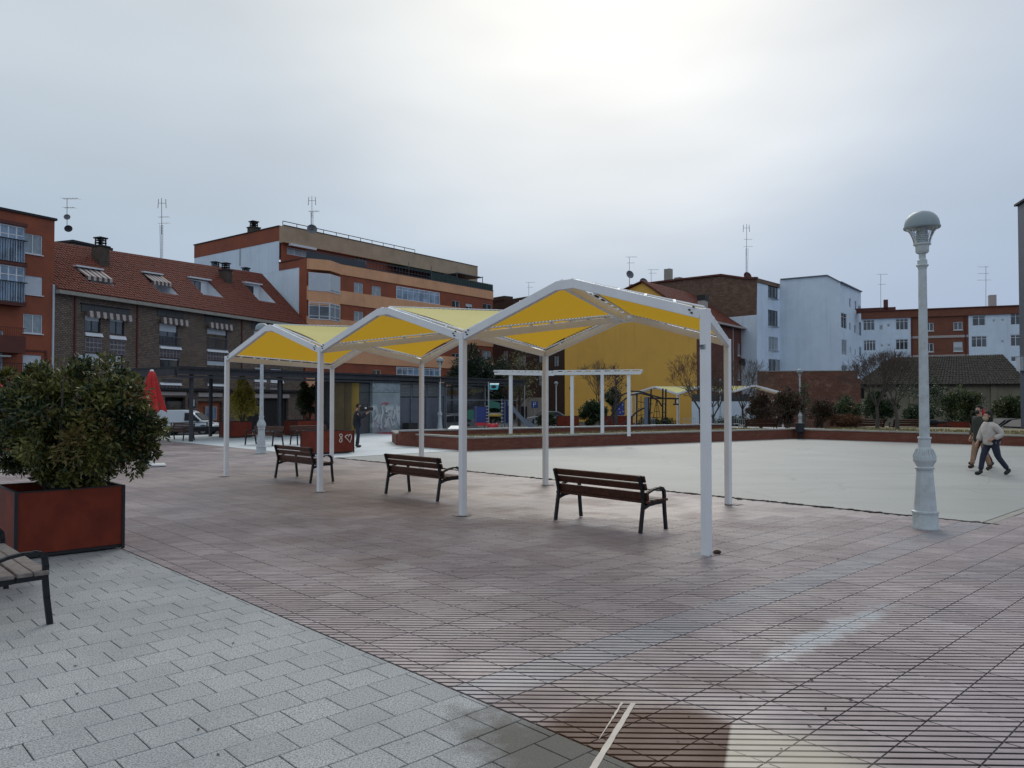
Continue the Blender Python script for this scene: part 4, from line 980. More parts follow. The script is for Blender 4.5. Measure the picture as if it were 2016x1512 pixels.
mb=MB(); x0=FC.hit(606,600)[0]; mb.prism([FC.P(x0,15.62,.12),FC.P(FC.hit(637,600)[0],15.62,1.0),FC.P(FC.hit(668,600)[0],15.62,.12)],Z*(zC-15.62)); mb.build('bay_apron',M['peach'],Cb)
# corner pillar and gable wall, stepped
FG=Fac(602,80.5,380,93.6); sb=FG.hit(550,443)[0]; stp=FG.hit(550,526)[1]
mb=MB(); FG.box(mb,-.02,FG.hit(590,600)[0],GZ,zC-.01,.01,.09); mb.build('corner_pillar',M['orange_wall'],Cb)
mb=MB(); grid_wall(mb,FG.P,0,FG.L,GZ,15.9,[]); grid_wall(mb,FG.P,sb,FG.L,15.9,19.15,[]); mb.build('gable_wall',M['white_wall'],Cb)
mb=MB(); FG.box(mb,0,sb,15.9,zC,-.3,.03); FG.box(mb,sb,FG.L,19.15,ztop,-.3,.03); mb.build('gable_band',M['orange_wall'],Cb)
mb=MB(); FG.box(mb,sb,FG.L+.1,ztop,ztop+.1,-.4,.12); FG.box(mb,0,sb,zC,zC+.08,-.4,.1); mb.build('gable_coping',M['dark_steel'],Cb)
x=FG.hit(474,500)[0]; mb=MB(); FG.box(mb,x,x+.25,17.2,19.1,.002,.012); mb.build('damp_streak',M['shutter_grey'],Cb)
mb=MB(); mb.quad(FC.P(0,zC-.9,0),FC.P(FC.L,zC-.9,0),FC.P(FC.L,zC-.9,-22),FC.P(0,zC-.9,-22)); 
mb.quad(FC.P(FC.L,GZ,0),FC.P(FC.L,GZ,-22),FC.P(FC.L,zC,-22),FC.P(FC.L,zC,0)); mb.build('terrace_slab',M['orange_wall'],Cb,fix=False)
# penthouse
off=-4.4
FP=Fac.__new__(Fac); FP.O=FC.O-FC.n*4.4; FP.e=FC.e; FP.n=FC.n; FP.rz=FC.rz; xp1=FP.hit(935,540)[0]
pwn=[FP.rect(q) for q in ((565,486,610,500),(700,503,722,520),(775,512,800,530),(840,528,868,545),(885,540,903,556))]
mb=MB(); grid_wall(mb,FP.P,0,xp1,zC-.9,18.9,pwn,.15); mb.build('penthouse_wall',M['orange_wall'],Cb)
for i,r in enumerate(pwn): window(FP,r,Cb,glass='curtain' if i in(0,4) else 'glass',nv=2,sill=False)
mb=MB(); FP.box(mb,0,xp1,18.9,ztop,-.3,.5); FP.box(mb,xp1-3.6,xp1,zC-.2,18.9,-.2,.45); mb.quad(FP.P(xp1,zC-.9,0),FP.P(xp1,zC-.9,-15),FP.P(xp1,ztop,-15),FP.P(xp1,ztop,0)); mb.build('fascia',M['beige_fascia'],Cb)
mb=MB(); mb.quad(FP.P(0,ztop,.5),FP.P(xp1,ztop,.5),FP.P(xp1,ztop,-17),FP.P(0,ztop,-17)); mb.build('flat_roof',M['chimney'],Cb,fix=False)
mb=MB(); FP.box(mb,0,xp1*.62,ztop+.45,ztop+.52,.3,.36); FP.box(mb,0,xp1,ztop,ztop+.07,.3,.56)
for k in range(12): FP.box(mb,xp1*.62*k/11-.03,xp1*.62*k/11+.03,ztop,ztop+.5,.31,.35)
mb.build('roof_rail',M['dark_steel'],Cb,kind='stuff')
mb=MB(); FC.box(mb,0,FC.hit(720,530)[0],zC,zC+.75,-.05,.03); FC.box(mb,0,FC.L,zC+.85,zC+.92,-.04,.03); FC.box(mb,0,FC.L,zC+.4,zC+.45,-.03,.02); FC.box(mb,0,FC.L,zC+.02,zC+.12,-.1,.13)
n=60
for k in range(n+1): FC.box(mb,FC.L*k/n-.02,FC.L*k/n+.02,zC,zC+.85,-.03,.02)
mb.build('railing',M['frame_dark'],Cb)
mb=MB(); x0,x1=FC.hit(880,550)[0],FC.L; FC.box(mb,x0,x1,zC+.05,zC+.84,-.035,-.02); mb.build('railing_screen',M['green_cloth'],Cb)
mb=MB(); r=(FP.hit(762,520)[0],FP.hit(862,540)[0]); mb.prism([FP.P(r[0],18.7,.0),FP.P(r[0],18.75,.1),FP.P(r[0],18.0,3.6),FP.P(r[0],17.9,3.6)],FP.e*(r[1]-r[0])); FP.box(mb,r[1]-5,r[1]-1,16.7,18.0,3.3,3.5); mb.build('awning',M['green_cloth'],Cb)
mb=MB()
for x in (r[0]+.2,r[1]-5,r[1]-.2,r[1]+5): FP.box(mb,x,x+.07,16.2,18.7,3.5,3.57)
FP.box(mb,r[1],r[1]+5,18.5,18.6,.5,3.57); mb.build('awning_frame',M['grey_steel'],Cb)
mb=MB(); FP.box(mb,FP.hit(563,470)[0],FP.hit(614,480)[0],18.62,18.85,.5,.85); mb.build('awning_case',M['frame_white'],Cb)
c=FG.P(FG.hit(492,460)[0],0,-.5); chimney(c,1.0,1.0,ztop-.2,ztop+.6,Cb,FG.rz,cap=True)
# brown block behind at right of it
FE=Fac(968,112,1115,100); E=thing('apartment_building','dark brown brick block half hidden behind the trees left of the yellow wall','building',FE.P(FE.L/2,GZ))
M['dark_brick']=brickmat('dark_brick',FE.e,(.055,.025,.018),(.085,.042,.03),(.04,.028,.022),.3,.16,.03)
zt=FE.hit(985,592)[1]
wE=[FE.rect(q) for q in ((990,690,1000,715),(1060,690,1072,715),(1060,735,1072,760),(1020,700,1035,722),(1090,700,1100,722),(1010,650,1020,668))]
mb=MB(); grid_wall(mb,FE.P,0,FE.L,GZ,zt,wE); mb.quad(FE.P(0,zt),FE.P(FE.L,zt),FE.P(FE.L,zt,-10),FE.P(0,zt,-10)); mb.build('wall',M['dark_brick'],E)
for r in wE: window(FE,r,E,frame='frame_dark',glass='curtain',sill=False)
q=[FE.rect((1075,785,1085,800))]
mb=MB(); FE.box(mb,*FE.rect((1018,783,1070,830)),.02,.2); mb.build('shop_front',M['coping'],E)
mb=MB(); FE.box(mb,*FE.rect((1028,800,1040,826)),.2,.24); mb.build('doorway',M['ink'],E)
mb=MB(); FE.box(mb,-.2,3.0,zt,zt+.6,-1.5,.1); mb.build('parapet',M['dark_brick'],E)
# ---- D: yellow gable with red brick side
FD=Fac(1372,85,1460,96); D_=thing('apartment_building','building with a big plain yellow gable wall and red brick side','building',FD.P(0,GZ))
FY=Fac(1112,95.3,1372,85); zED=FD.hit(1460,647)[1]; xa,za=FY.hit(1265,557)
mb=MB(); mb.add([FY.P(0,GZ),FY.P(FY.L,GZ),FY.P(FY.L,zED),FY.P(xa,za),FY.P(0,zED+1.2)],[(0,1,2,3,4)]); mb.build('gable_wall',M['yellow_wall'],D_)
wd=[FD.rect(q) for q in ((1425,680,1434,698),(1452,676,1457,700),(1425,727,1434,748),(1452,727,1457,748))]
M['red_brick']=brickmat('red_brick',FD.e,(.125,.030,.022),(.16,.045,.03),(.09,.04,.03),.25,.08,.012)
mb=MB(); grid_wall(mb,FD.P,0,FD.L,GZ,zED,wd); mb.build('wall',M['red_brick'],D_)
for i,r in enumerate(wd): window(FD,r,D_,glass='glass' if i%2 else 'curtain',sill=True,shut='shutter' if i==0 else None,shutf=.95)
bk=FD.e*FD.L; rp=[FY.P(xa,za+.1),FY.P(FY.L,zED+.1)]; dr=(rp[1]-rp[0]).normalized()
mb=MB(); mb.prism([rp[0]-FD.e*.3,rp[1]+dr*.5-FD.e*.3,rp[1]+dr*.5+bk+FD.e*.3,rp[0]+bk+FD.e*.3],Z*.15)
l0=FY.P(0,zED+1.3); mb.prism([rp[0]-FD.e*.3,l0-FD.e*.3,l0+bk,rp[0]+bk],Z*.15); mb.build('roof_deck',M['dark_red'],D_)
e0=rp[1]+dr*.5+Z*.16-FD.e*.3; roof_sheet(e0,e0+bk+FD.e*.6,rp[0]+bk+Z*.16+FD.e*.3,rp[0]-FD.e*.3+Z*.16,.26,24,M['roof_tile'],D_)
mb=MB(); FD.box(mb,-.3,FD.L+.2,zED-.12,zED+.10,.05,.6); x=FD.hit(1442,660)[0]; FD.box(mb,x,x+.1,GZ,zED,.0,.1); mb.build('gutter',M['stripe'],D_)
c=FY.P(FY.hit(1240,560)[0],0,-3); chimney(c,1.4,1.2,za-2,za+.1,D_,FY.rz,cap=False)
c=FY.P(FY.hit(1372,600)[0],0,-1.6); chimney(c,.8,.9,zED,FD.hit(1374,590)[1],D_,FY.rz,cap=False,m='stripe')
mb=MB(); mb.box((c.x,c.y,FD.hit(1374,590)[1]+.3),(.95,1.0,.6),rz=FY.rz); mb.build('chimney_cap',M['ink'],D_)
mb=MB(); FD.box(mb,FD.hit(1455,715)[0],FD.L+.8,FD.hit(1458,720)[1],FD.hit(1458,706)[1],.3,.35); mb.build('washing',M['ink'],D_)
# ---- F: brick gable over white walls
FF=Fac(1491,95,1554,102); FL=Fac(1240,108,1491,95); F_=thing('apartment_building','block with rough brown brick gable above white rendered walls','building',FF.P(0,GZ))
M['rough_brick']=brickmat('rough_brick',FL.e,(.14,.075,.05),(.27,.165,.115),(.10,.07,.055),.5,.16,.035,patch=(.30,.21,.16),patch_amt=.35)
def up(F,px,py): s,z=F.hit(px,py); return F.P(s,z)
zb1=FL.hit(1430,626)[1]; zb2=FL.hit(1491,620)[1]; zF=FF.hit(1491,548)[1]
mb=MB(); mb.add([FL.P(0,zb1),FL.P(FL.L,zb2),up(FL,1491,547),up(FL,1470,548),up(FL,1421,541),up(FL,1330,551),up(FL,1250,561),FL.P(0,FL.hit(1245,562)[1])],[tuple(range(8))]); mb.build('gable_wall',M['rough_brick'],F_)
mb=MB()
pts=[up(FL,1242,562),up(FL,1330,551),up(FL,1421,541),up(FL,1470,548),up(FL,1491,547),up(FL,1512,544)]
for a,b in zip(pts[:-2],pts[1:-1]): mb.beam(a,b,.5,.22)
mb.build('verge',M['dark_red'],F_)
wf=[FF.rect(q) for q in ((1512,560,1531,585),(1541,571,1552,578),(1512,609,1531,640),(1541,626,1545,648),(1547,626,1552,648),(1513,662,1532,688),(1540,668,1552,692),(1513,706,1536,733),(1540,714,1553,730))]
mb=MB(); FL.box(mb,FL.hit(1290,700)[0],FL.L,GZ,zb2-.02,-.25,.02)
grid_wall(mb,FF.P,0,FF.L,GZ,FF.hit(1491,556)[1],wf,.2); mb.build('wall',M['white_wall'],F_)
mb=MB(); FF.box(mb,0,FF.L,FF.hit(1491,556)[1],zF,-.3,.12); mb.build('parapet',M['rough_brick'],F_)
for i,r in enumerate(wf): window(FF,r,F_,frame='frame_dark' if i in(0,2) else 'frame_white',glass=('glass','glass','glass','glass','glass','curtain','curtain','glass','glass')[i],nv=2 if r[1]-r[0]>1 else 0,sill=True,sillm='shutter_grey')
# clothes lines
mb=MB()
for px,py in ((1512,590),(1512,645),(1512,693),(1541,598),(1541,650),(1541,697)):
    s,z=FF.hit(px,py)
    for k in (0,1.2): FF.box(mb,s+k,s+k+.03,z,z+.03,0,1.0)
    for k in range(3): FF.box(mb,s,s+1.3,z,z+.02,.3+.3*k,.32+.3*k)
mb.build('clothes_line',M['grey_steel'],F_,kind='stuff')
mb=MB(); c=up(FL,1300,548)-FL.n*2; mb.box(c+Z*.4,(.9,.8,2.2),rz=FL.rz); c=up(FL,1320,552)-FL.n*2; mb.box(c,(.9,.8,1.2),rz=FL.rz); mb.build('chimney',M['coping'],F_)
# ---- G: plain white gabled block
FR=Fac(1654,95,1697,104); FW=Fac(1537,99.5,1654,95); G_=thing('apartment_building','tall plain white gabled block with small side windows','building',FR.P(0,GZ))
mb=MB(); mb.add([FW.P(0,GZ),FW.P(FW.L,GZ),up(FW,1654,555),up(FW,1629,543),FW.P(0,FW.hit(1537,551)[1])],[(0,1,2,3,4)])
zg=FR.hit(1654,556)[1]
wg=[FR.rect(q) for q in ((1656,615,1667,645),(1672,587,1675,604),(1683,592,1686,610),(1689,601,1695,615),(1657,668,1667,698),(1672,635,1675,650),(1682,640,1685,655),(1690,633,1697,660),(1657,718,1668,730),(1673,683,1675,695),(1683,687,1685,699),(1691,682,1696,700))]
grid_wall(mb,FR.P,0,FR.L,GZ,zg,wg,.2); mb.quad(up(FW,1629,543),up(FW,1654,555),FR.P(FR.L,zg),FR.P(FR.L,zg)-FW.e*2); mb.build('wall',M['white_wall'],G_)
for i,r in enumerate(wg): window(FR,r,G_,frame='frame_white',glass='glass' if i not in(4,) else 'curtain',nv=1 if r[1]-r[0]>1.2 else 0,nh=1 if i==0 else 0,sill=False)
mb=MB(); pts=[up(FW,1537,550),up(FW,1629,542),up(FW,1654,555)]; 
for a,b in zip(pts[:-1],pts[1:]): mb.beam(a,b,.4,.12)
mb.beam(pts[2],FR.P(FR.L,zg+.05),.4,.12); mb.build('verge',M['grey_steel'],G_)
# ---- H: long low block at right, white and brick
FH=Fac(1697,101,2030,94); H_=thing('apartment_building','long low block at right, brick centre between white wings','building',FH.P(FH.L/2,GZ))
M['orange_brick']=brickmat('orange_brick',FH.e,(.20,.062,.034),(.25,.085,.048),(.15,.07,.05),.25,.08,.012)
wl=[(1699,630,1722,651,2),(1731,640,1738,650,1),(1746,638,1752,644,0),(1763,628,1788,650,2),(1700,670,1724,691,3),(1733,678,1739,683,0),(1747,677,1753,682,0),(1763,668,1788,689,2)]
wm=[(1822,636,1838,652,1),(1877,634,1895,650,1),(1822,676,1838,693,1),(1877,673,1895,692,0)]
wrr=[(1914,622,1940,642,1),(1954,629,1959,634,0),(1971,628,1976,633,0),(1989,617,2010,640,1),(1912,662,1943,684,2),(1971,670,1976,675,0),(1989,659,2010,682,1),(1914,703,1943,712,2),(1990,702,2010,712,1)]
xs=[0,FH.hit(1793,650)[0],FH.hit(1907,650)[0],FH.L]; zr=FH.hit(1793,625)[1]; zt=FH.hit(1793,611)[1]
for k,(lst,m_) in enumerate(((wl,'white_wall'),(wm,'orange_brick'),(wrr,'white_wall'))):
    R=[FH.rect(q[:4]) for q in lst]; mb=MB(); grid_wall(mb,FH.P,xs[k],xs[k+1],GZ,zr,R,.18); mb.build('wall',M[m_],H_)
    for r,q in zip(R,lst): window(FH,r,H_,glass='glass' if q[4] else 'shutter_grey',nv=q[4],nh=1 if q[2]-q[0]>20 else 0,sill=k==1,shut='shutter' if q[4]==0 and k==1 else None,shutf=.6,fw=.08)
mb=MB(); FH.box(mb,0,FH.L,zr,zt,-.3,.25); mb.build('parapet',M['orange_brick'],H_)
mb=MB(); FH.box(mb,-.2,FH.L,zt,zt+.12,-.4,.4); mb.build('coping',M['dark_red'],H_)
mb=MB()
for py in (621,663,701): 
    z=FH.hit(1850,py)[1]; FH.box(mb,xs[1] if py>621 else FH.hit(1850,600)[0],xs[2],z-.15,z+.15,.0,.08)
mb.build('string_course',M['stripe'],H_)
mb=MB(); 
for px in (1795,1901): x=FH.hit(px,650)[0]; FH.box(mb,x-.06,x+.06,GZ,zr,.0,.12)
mb.build('drainpipe',M['dark_red'],H_)
for px,w_ in ((1722,5),(1745,.5),(1957,.8)): 
    x=FH.hit(px,600)[0]; mb=MB(); FH.box(mb,x-w_/2,x+w_/2,zt,zt+(.6 if w_>3 else 1.6),-1.5,-.7); mb.build('chimney',M['dark_red' if px<1900 else 'stripe'],H_)
# ---- I: grey wall edge at the far right
FI=Fac(2009,46,2100,40); I_=thing('apartment_building','narrow edge of a tall grey building at the right border','building',FI.P(0,GZ)); zi=FI.hit(2009,402)[1]
mb=MB(); FI.box(mb,0,FI.L,GZ,zi,-8,0); mb.build('wall',M['kiosk_panel'],I_)
mb=MB(); FI.box(mb,-.15,FI.L,zi,zi+.12,-8,.15); mb.build('coping',M['ink'],I_)
mb=MB(); x,z=FI.hit(2011,730); FI.box(mb,.05,.6,z,z+.8,0,.2); mb.build('meter_box',M['shutter'],I_)
# ---- shed and brick wall
FS=Fac(1680,76,2025,73); S_=thing('shed','long low shed with mossy tiled roof and stained beige wall','shed',FS.P(FS.L/2,GZ)); ze=FS.hit(1900,757)[1]
mb=MB(); grid_wall(mb,FS.P,0,FS.L,GZ,ze,[FS.rect((1688,763,1702,785))],.3); mb.build('wall',M['beige_wall'],S_)
mb=MB(); FS.box(mb,*FS.rect((1688,763,1702,785)),-.4,-.3); mb.build('opening',M['ink'],S_)
for px in (1855,1790,1950): 
    x=FS.hit(px,780)[0]; mb=MB(); FS.box(mb,x,x+.5,GZ,ze-.1,0,.12); mb.build('pilaster',M['beige_wall'],S_)
a=FS.P(0,ze,.4); b=FS.P(FS.L,ze,.4); c=FS.P(FS.L,ze+3.1,-5.5); d=FS.P(5,ze+2.9,-5.5); roof_sheet(a,b,c,d,.30,16,M['old_tile'],S_,amp=.07)
mb=MB(); mb.quad(a-Z*.1,b-Z*.1,c-Z*.1,d-Z*.1); mb.build('roof_deck',M['old_tile'],S_,fix=False)
FQ=Fac(1492,70,1695,68.5); Wq=thing('brick_wall','tall rough red brick wall behind the terrace shrubs, below the white blocks','wall',FQ.P(FQ.L/2,GZ)); zq=FQ.hit(1600,731)[1]
M['wall_brick']=brickmat('wall_brick',FQ.e,(.14,.045,.028),(.215,.085,.055),(.13,.075,.055),.26,.10,.02,patch=(.30,.17,.12),patch_amt=.55)
mb=MB(); FQ.box(mb,0,FQ.L,GZ,zq-.7,-.3,0); FQ.box(mb,0,FQ.L*.97,zq-.7,zq,-.3,.02); mb.build('wall',M['wall_brick'],Wq)
mb=MB(); FQ.box(mb,-.05,FQ.L,zq,zq+.07,-.35,.06); mb.build('coping',M['coping'],Wq)
FQ2=Fac(1362,80,1475,79); Wp=thing('garden_wall','white painted low wall with a grey band behind the distant canopy','wall',FQ2.P(FQ2.L/2,GZ)); zq=FQ2.hit(1400,790)[1]
mb=MB(); FQ2.box(mb,0,FQ2.L,GZ,zq,-.3,0); mb.build('wall',M['white_wall'],Wp)
mb=MB(); FQ2.box(mb,0,FQ2.L,zq,FQ2.hit(1400,776)[1],-.28,.02); mb.build('band',M['kiosk_grey'],Wp)
# antennas
r,a,b=antenna(132,391,455,66,'tv antenna with two dishes at the far left, behind the orange block',0); dish(r,a+Z*(b.z-a.z)*.42,.26); dish(r,a+Vector((.3,-.3,.1)),.32,'dark_steel')
antenna(318,390,508,76,'tall lattice antenna mast above the red tiled roof',1)
r,a,b=antenna(614,386,456,84,'antenna mast on the penthouse roof of the peach block',1); dish(r,a+Z*.2,.55)
r,a,b=antenna(1239,506,548,92,'antenna with round dish on the chimney of the yellow gable',0); dish(r,a+Z*.4,.5); mb=MB(); mb.tube([a,a-Z*1.2],.04,5); mb.build('mast_foot',M['grey_steel'],r)
r,a,b=antenna(1282,531,556,95,'small antenna beside a dish behind the yellow gable',0); dish(r,a+Vector((-1,0,-.1)),.6)
r,a,b=antenna(1470,441,547,97,'tallest antenna mast, over the rough brick gable',1); dish(r,a+Z*.1,.6,'dark_red')
antenna(1734,540,611,100,'antenna mast at the left end of the long low block',0)
antenna(1941,524,605,97,'antenna mast with three combs at the right end of the long low block',2)
antenna(1041,556,590,115,'tiny far antenna left of the canopy peak',0)
# ------------------------------------------------ raised terrace and its low brick walls
T0,T1,T2,T3=G(782,876.5),G(919,887.5),G(1565,863.4),G(1915,875); T4=T3+(T3-T2).normalized()*12
TZ=.50
def lowwall(a,b,z0,z1,th,label,inn,cop='coping',bm='terrace_brick'):
    d=(b-a).normalized(); n=Vector((d.y,-d.x,0)); n=n if n.dot(inn)>0 else -n
    root=thing('retaining_wall',label,'low wall',((a.x+b.x)/2,(a.y+b.y)/2,z0),'low brick walls of the terrace')
    key='terrace_brick_%d'%int((math.degrees(math.atan2(d.y,d.x)))%180)
    if key not in M: M[key]=brickmat(key,d,(.17,.040,.024),(.23,.068,.042),(.10,.05,.035),.28,.075,.012,patch=(.21,.11,.08),patch_amt=.35)
    mb=MB(); mb.box((a+b)/2+n*(th/2)+Z*((z0+z1-.05)/2-0),((b-a).length,th,z1-.05-z0),rz=math.atan2(d.y,d.x)); mb.build('wall',M[key],root)
    L=(b-a).length; k=max(1,int(L/1.0)); P_=None
    for i in range(k):
        c=a+d*(L*(i+.5)/k)+n*(th/2)
        if P_ is None:
            mb=MB(); mb.box(c+Z*(z1-.02),(L/k-.012,th+.06,.06),rz=math.atan2(d.y,d.x)); P_=mb.build('coping_stone',M[cop],root); pc=c
        else:
            o=P_.copy(); COL.objects.link(o); o.location=P_.location+(c-pc)+Z*random.uniform(-.004,.004)
    return root
inn=(T2-T1).normalized(); nn=Vector((-inn.y,inn.x,0))
lowwall(T0,T1,-.02,.52,.3,'short left return of the low red brick wall in front of the kiosk',nn+inn)
lowwall(T1,T2,-.02,.50,.3,'long low red brick wall in front of the sand bed and playground',nn)
lowwall(T2,T3,-.02,.48,.3,'low red brick wall to the right of the dark litter bin',Vector((.7,.7,0)))
lowwall(T3+Vector((.05,.05,0)),T4,-.02,.44,.3,'end piece of low red brick wall behind the walking people',Vector((.7,.7,0)))
def outset(p,v): return (p.x+v.x,p.y+v.y)
back=nn*4.2
lowwall(T0+nn*.1,T0+nn*3+inn*1,-.02,.50,.3,'left end of the low red brick wall, running back toward the kiosk lamp',inn)
tp=[outset(T0,inn*.25+nn*.1),outset(T1,nn*.25),outset(T2,nn*.25),outset(T2,nn*4.2),outset(T1,nn*4.2-inn*.5),outset(T0,nn*3+inn*1)]
mb=MB(); mb.prism([(x,y,-.02) for x,y in tp],(0,0,.45)); tag(mb.build('sand_bed',M['sand']),kind='structure')
w2=UW(0,1)*6
tp=[outset(T2,w2*.05),outset(T3,w2*.05),outset(T4,w2*.05),outset(T4,w2*1.7),outset(T2,w2*1.7)]
mb=MB(); mb.prism([(x,y,-.3) for x,y in tp],(0,0,.70)); tag(mb.build('terrace_bed',M['sand']),kind='structure')
# inner timber-red kerb behind the sand bed
a=T1+nn*3.4-inn*1.2; b=T2+nn*3.2-inn*1.0
r=lowwall(a,b,.40,.68,.25,'inner low dark wall with pale coping behind the white pergola',nn,cop='rail_steel')
mb=MB(); g0=a+nn*.3; mb.prism([g0-inn*3-Z*.3,b+nn*.3-Z*.3,b+nn*24-Z*.3,g0+nn*20-Z*.3],Z*.25); tag(mb.build('playground_floor',M['asphalt']),kind='structure')
# dry grass and weeds on the bed
def tufts(name,poly_fn,n,m_,h,z,label):
    mb=MB()
    for i in range(n):
        p=poly_fn(); 
        for k in range(3):
            an=random.uniform(0,6.3); d=Vector((math.cos(an),math.sin(an),0)); hh=h*random.uniform(.4,1.2)
            mb.add([p+d*.012,p-d*.012,p+Vector((random.uniform(-.04,.04),random.uniform(-.04,.04),hh))],[(0,1,2)])
    o=mb.build(name,m_,fix=False); return tag(o,label,'grass',kind='stuff')
M['dry_grass']=mat('dry_grass',(.20,.18,.08),.9,.4,3,bmp=0)
def bedpt():
    t=random.random(); return T1+(T2-T1)*t+nn*random.uniform(.4,3.2)+Z*.43
tufts('dry_grass',bedpt,3500,M['dry_grass'],.07,.43,'sparse dry grass and weeds growing on the sand bed')
def bedpt2():
    t=random.random(); return T2+(T3-T2)*t*1.2+W*random.uniform(.4,6)+Z*.40
tufts('weeds',bedpt2,2500,M['dry_grass'],.09,.4,'low weeds growing on the right hand terrace bed')
# litter bin at the wall corner
q=G(1569,866); q=T2-Vector((0,.35,0))+Vector((.12,0,0)); root=thing('litter_bin','dark litter bin on a post at the corner of the low brick wall','litter bin',(q.x,q.y,0))
mb=MB(); mb.lathe([(.19,.32),(.21,.34),(.22,.72),(.235,.74),(.235,.78),(.2,.78)],c=q,n=12); mb.build('bin_body',M['dark_steel'],root)
mb=MB(); mb.box(q+Z*.16,(.12,.12,.34)); mb.box(q+Z*.01,(.25,.25,.02)); mb.build('post',M['dark_steel'],root)
# ------------------------------------------------ foliage
LV={}
LV['photinia']=leafmat('photinia_leaf',(.017,.036,.012),(.20,.20,.045),(.17,.05,.02),.42,.20,2.4,.18)
LV['yellow_bush']=leafmat('golden_leaf',(.24,.23,.05),(.55,.46,.09),(.36,.24,.06),.6,.2,2,.3)
LV['dark_green']=leafmat('dark_green_leaf',(.026,.055,.024),(.08,.11,.035),None,.35,.3,2,.15)
LV['mid_green']=leafmat('mid_green_leaf',(.04,.07,.028),(.13,.15,.05),None,.4,.3,1.5,.2)
LV['red_bush']=leafmat('red_brown_leaf',(.042,.036,.020),(.09,.06,.032),(.11,.042,.027),.42,.34,2,.2)
LV['rust']=leafmat('rusty_leaf',(.09,.032,.012),(.15,.06,.02),None,.5,.3,2,.2)
LV['autumn']=leafmat('sparse_yellow_leaf',(.07,.075,.03),(.17,.16,.06),None,.5,.3,1,.25)
LV['needles']=leafmat('pine_needles',(.010,.028,.014),(.025,.05,.022),None,.4,.3,1,.1)
def leaves_mesh(P,N,size,asp=.42,seed=1):
    """P (n,3) points; N (n,3) outward; returns verts, faces of folded leaves"""
    r=np.random.default_rng(seed); n=len(P)
    d=N+r.normal(0,.75,(n,3)); d/=np.linalg.norm(d,axis=1)[:,None]
    t=r.normal(0,1,(n,3)); s=np.cross(d,t); s/=np.linalg.norm(s,axis=1)[:,None]; u=np.cross(s,d)
    L=(size*r.uniform(.55,1.25,n))[:,None]; w=L*asp
    v=np.stack([P,P+d*L*.5+s*w*.5+u*w*.12,P+d*L,P+d*L*.5-s*w*.5+u*w*.12],1).reshape(-1,3)
    f=[(4*i,4*i+1,4*i+2,4*i+3) for i in range(n)]
    return v,f
def clumps(c,rad,n,nl,seed,flat=1,shell=.55,noise_=.25,low=-1):
    """leaf points in clumps spread through the crown's volume"""
    r=np.random.default_rng(seed); k=max(6,n); dirs=r.normal(0,1,(k,3)); dirs/=np.linalg.norm(dirs,axis=1)[:,None]
    dirs[:,2]=np.where(dirs[:,2]<low,-dirs[:,2],dirs[:,2])
    rr=(shell+(1-shell)*r.random(k)**.6)*(1+r.normal(0,noise_*.5,k)); cc=dirs*rr[:,None]*np.array(rad)
    m=nl//k; P=[];N=[]
    for i in range(k):
        cs=np.array(rad).mean()*r.uniform(.16,.34); q=r.normal(0,1,(m,3)); q/=np.linalg.norm(q,axis=1)[:,None]; q*=(r.random((m,1))**.4)*cs
        P.append(cc[i]+q); N.append(q/cs*.8+dirs[i]*.5+np.array([0,0,.25]))
    P=np.concatenate(P); N=np.concatenate(N); N/=np.linalg.norm(N,axis=1)[:,None]
    return P+np.array(c),N
def foliage(root,P,N,size,m_,seed,name='foliage',asp=.42,pick=0):
    v,f=leaves_mesh(P,N,size,asp,seed); org=np.array(ORG[root.name]); 
    if pick:
        # the leaves that show largest, as parts of their own
        cen=v.reshape(-1,4,3).mean(1); q=np.array([proj(Vector(c)) for c in cen[::1]]); 
        dist=np.linalg.norm(cen-np.array([0,0,H]),axis=1); ok=(q[:,0]>0); idx=np.argsort(np.where(ok,dist,99))[:pick]; sel=set(idx.tolist())
        for i in idx.tolist():
            me=bpy.data.meshes.new('leaf'); c=cen[i]; me.from_pydata((v[4*i:4*i+4]-c).tolist(),[],[(0,1,2,3)]); me.materials.append(m_)
            o=bpy.data.objects.new('leaf',me); link(o,root); o.location=Vector(c-org)
        keep=[i for i in range(len(cen)) if i not in sel]; v=v.reshape(-1,4,3)[keep].reshape(-1,3); f=[(4*i,4*i+1,4*i+2,4*i+3) for i in range(len(keep))]
    me=bpy.data.meshes.new(name); me.from_pydata((v-org).tolist(),[],f); me.materials.append(m_); me.update()
    o=bpy.data.objects.new(name,me); link(o,root); o['kind']='stuff'; return o
def stems(root,base,c,rad,n,r0,seed,m_='bark'):
    rr=random.Random(seed); mb=MB()
    for i in range(n):
        e=Vector(c)+Vector((rr.uniform(-.8,.8)*rad[0],rr.uniform(-.8,.8)*rad[1],rr.uniform(-.5,.8)*rad[2])); b=Vector(base)+Vector((rr.uniform(-.08,.08),rr.uniform(-.08,.08),0)); m=(b+e)/2+Vector((rr.uniform(-.1,.1),rr.uniform(-.1,.1),.1*rad[2]))
        mb.tube([b,m,e],[r0,r0*.6,r0*.2],5)
    mb.build('stem',M[m_],root)
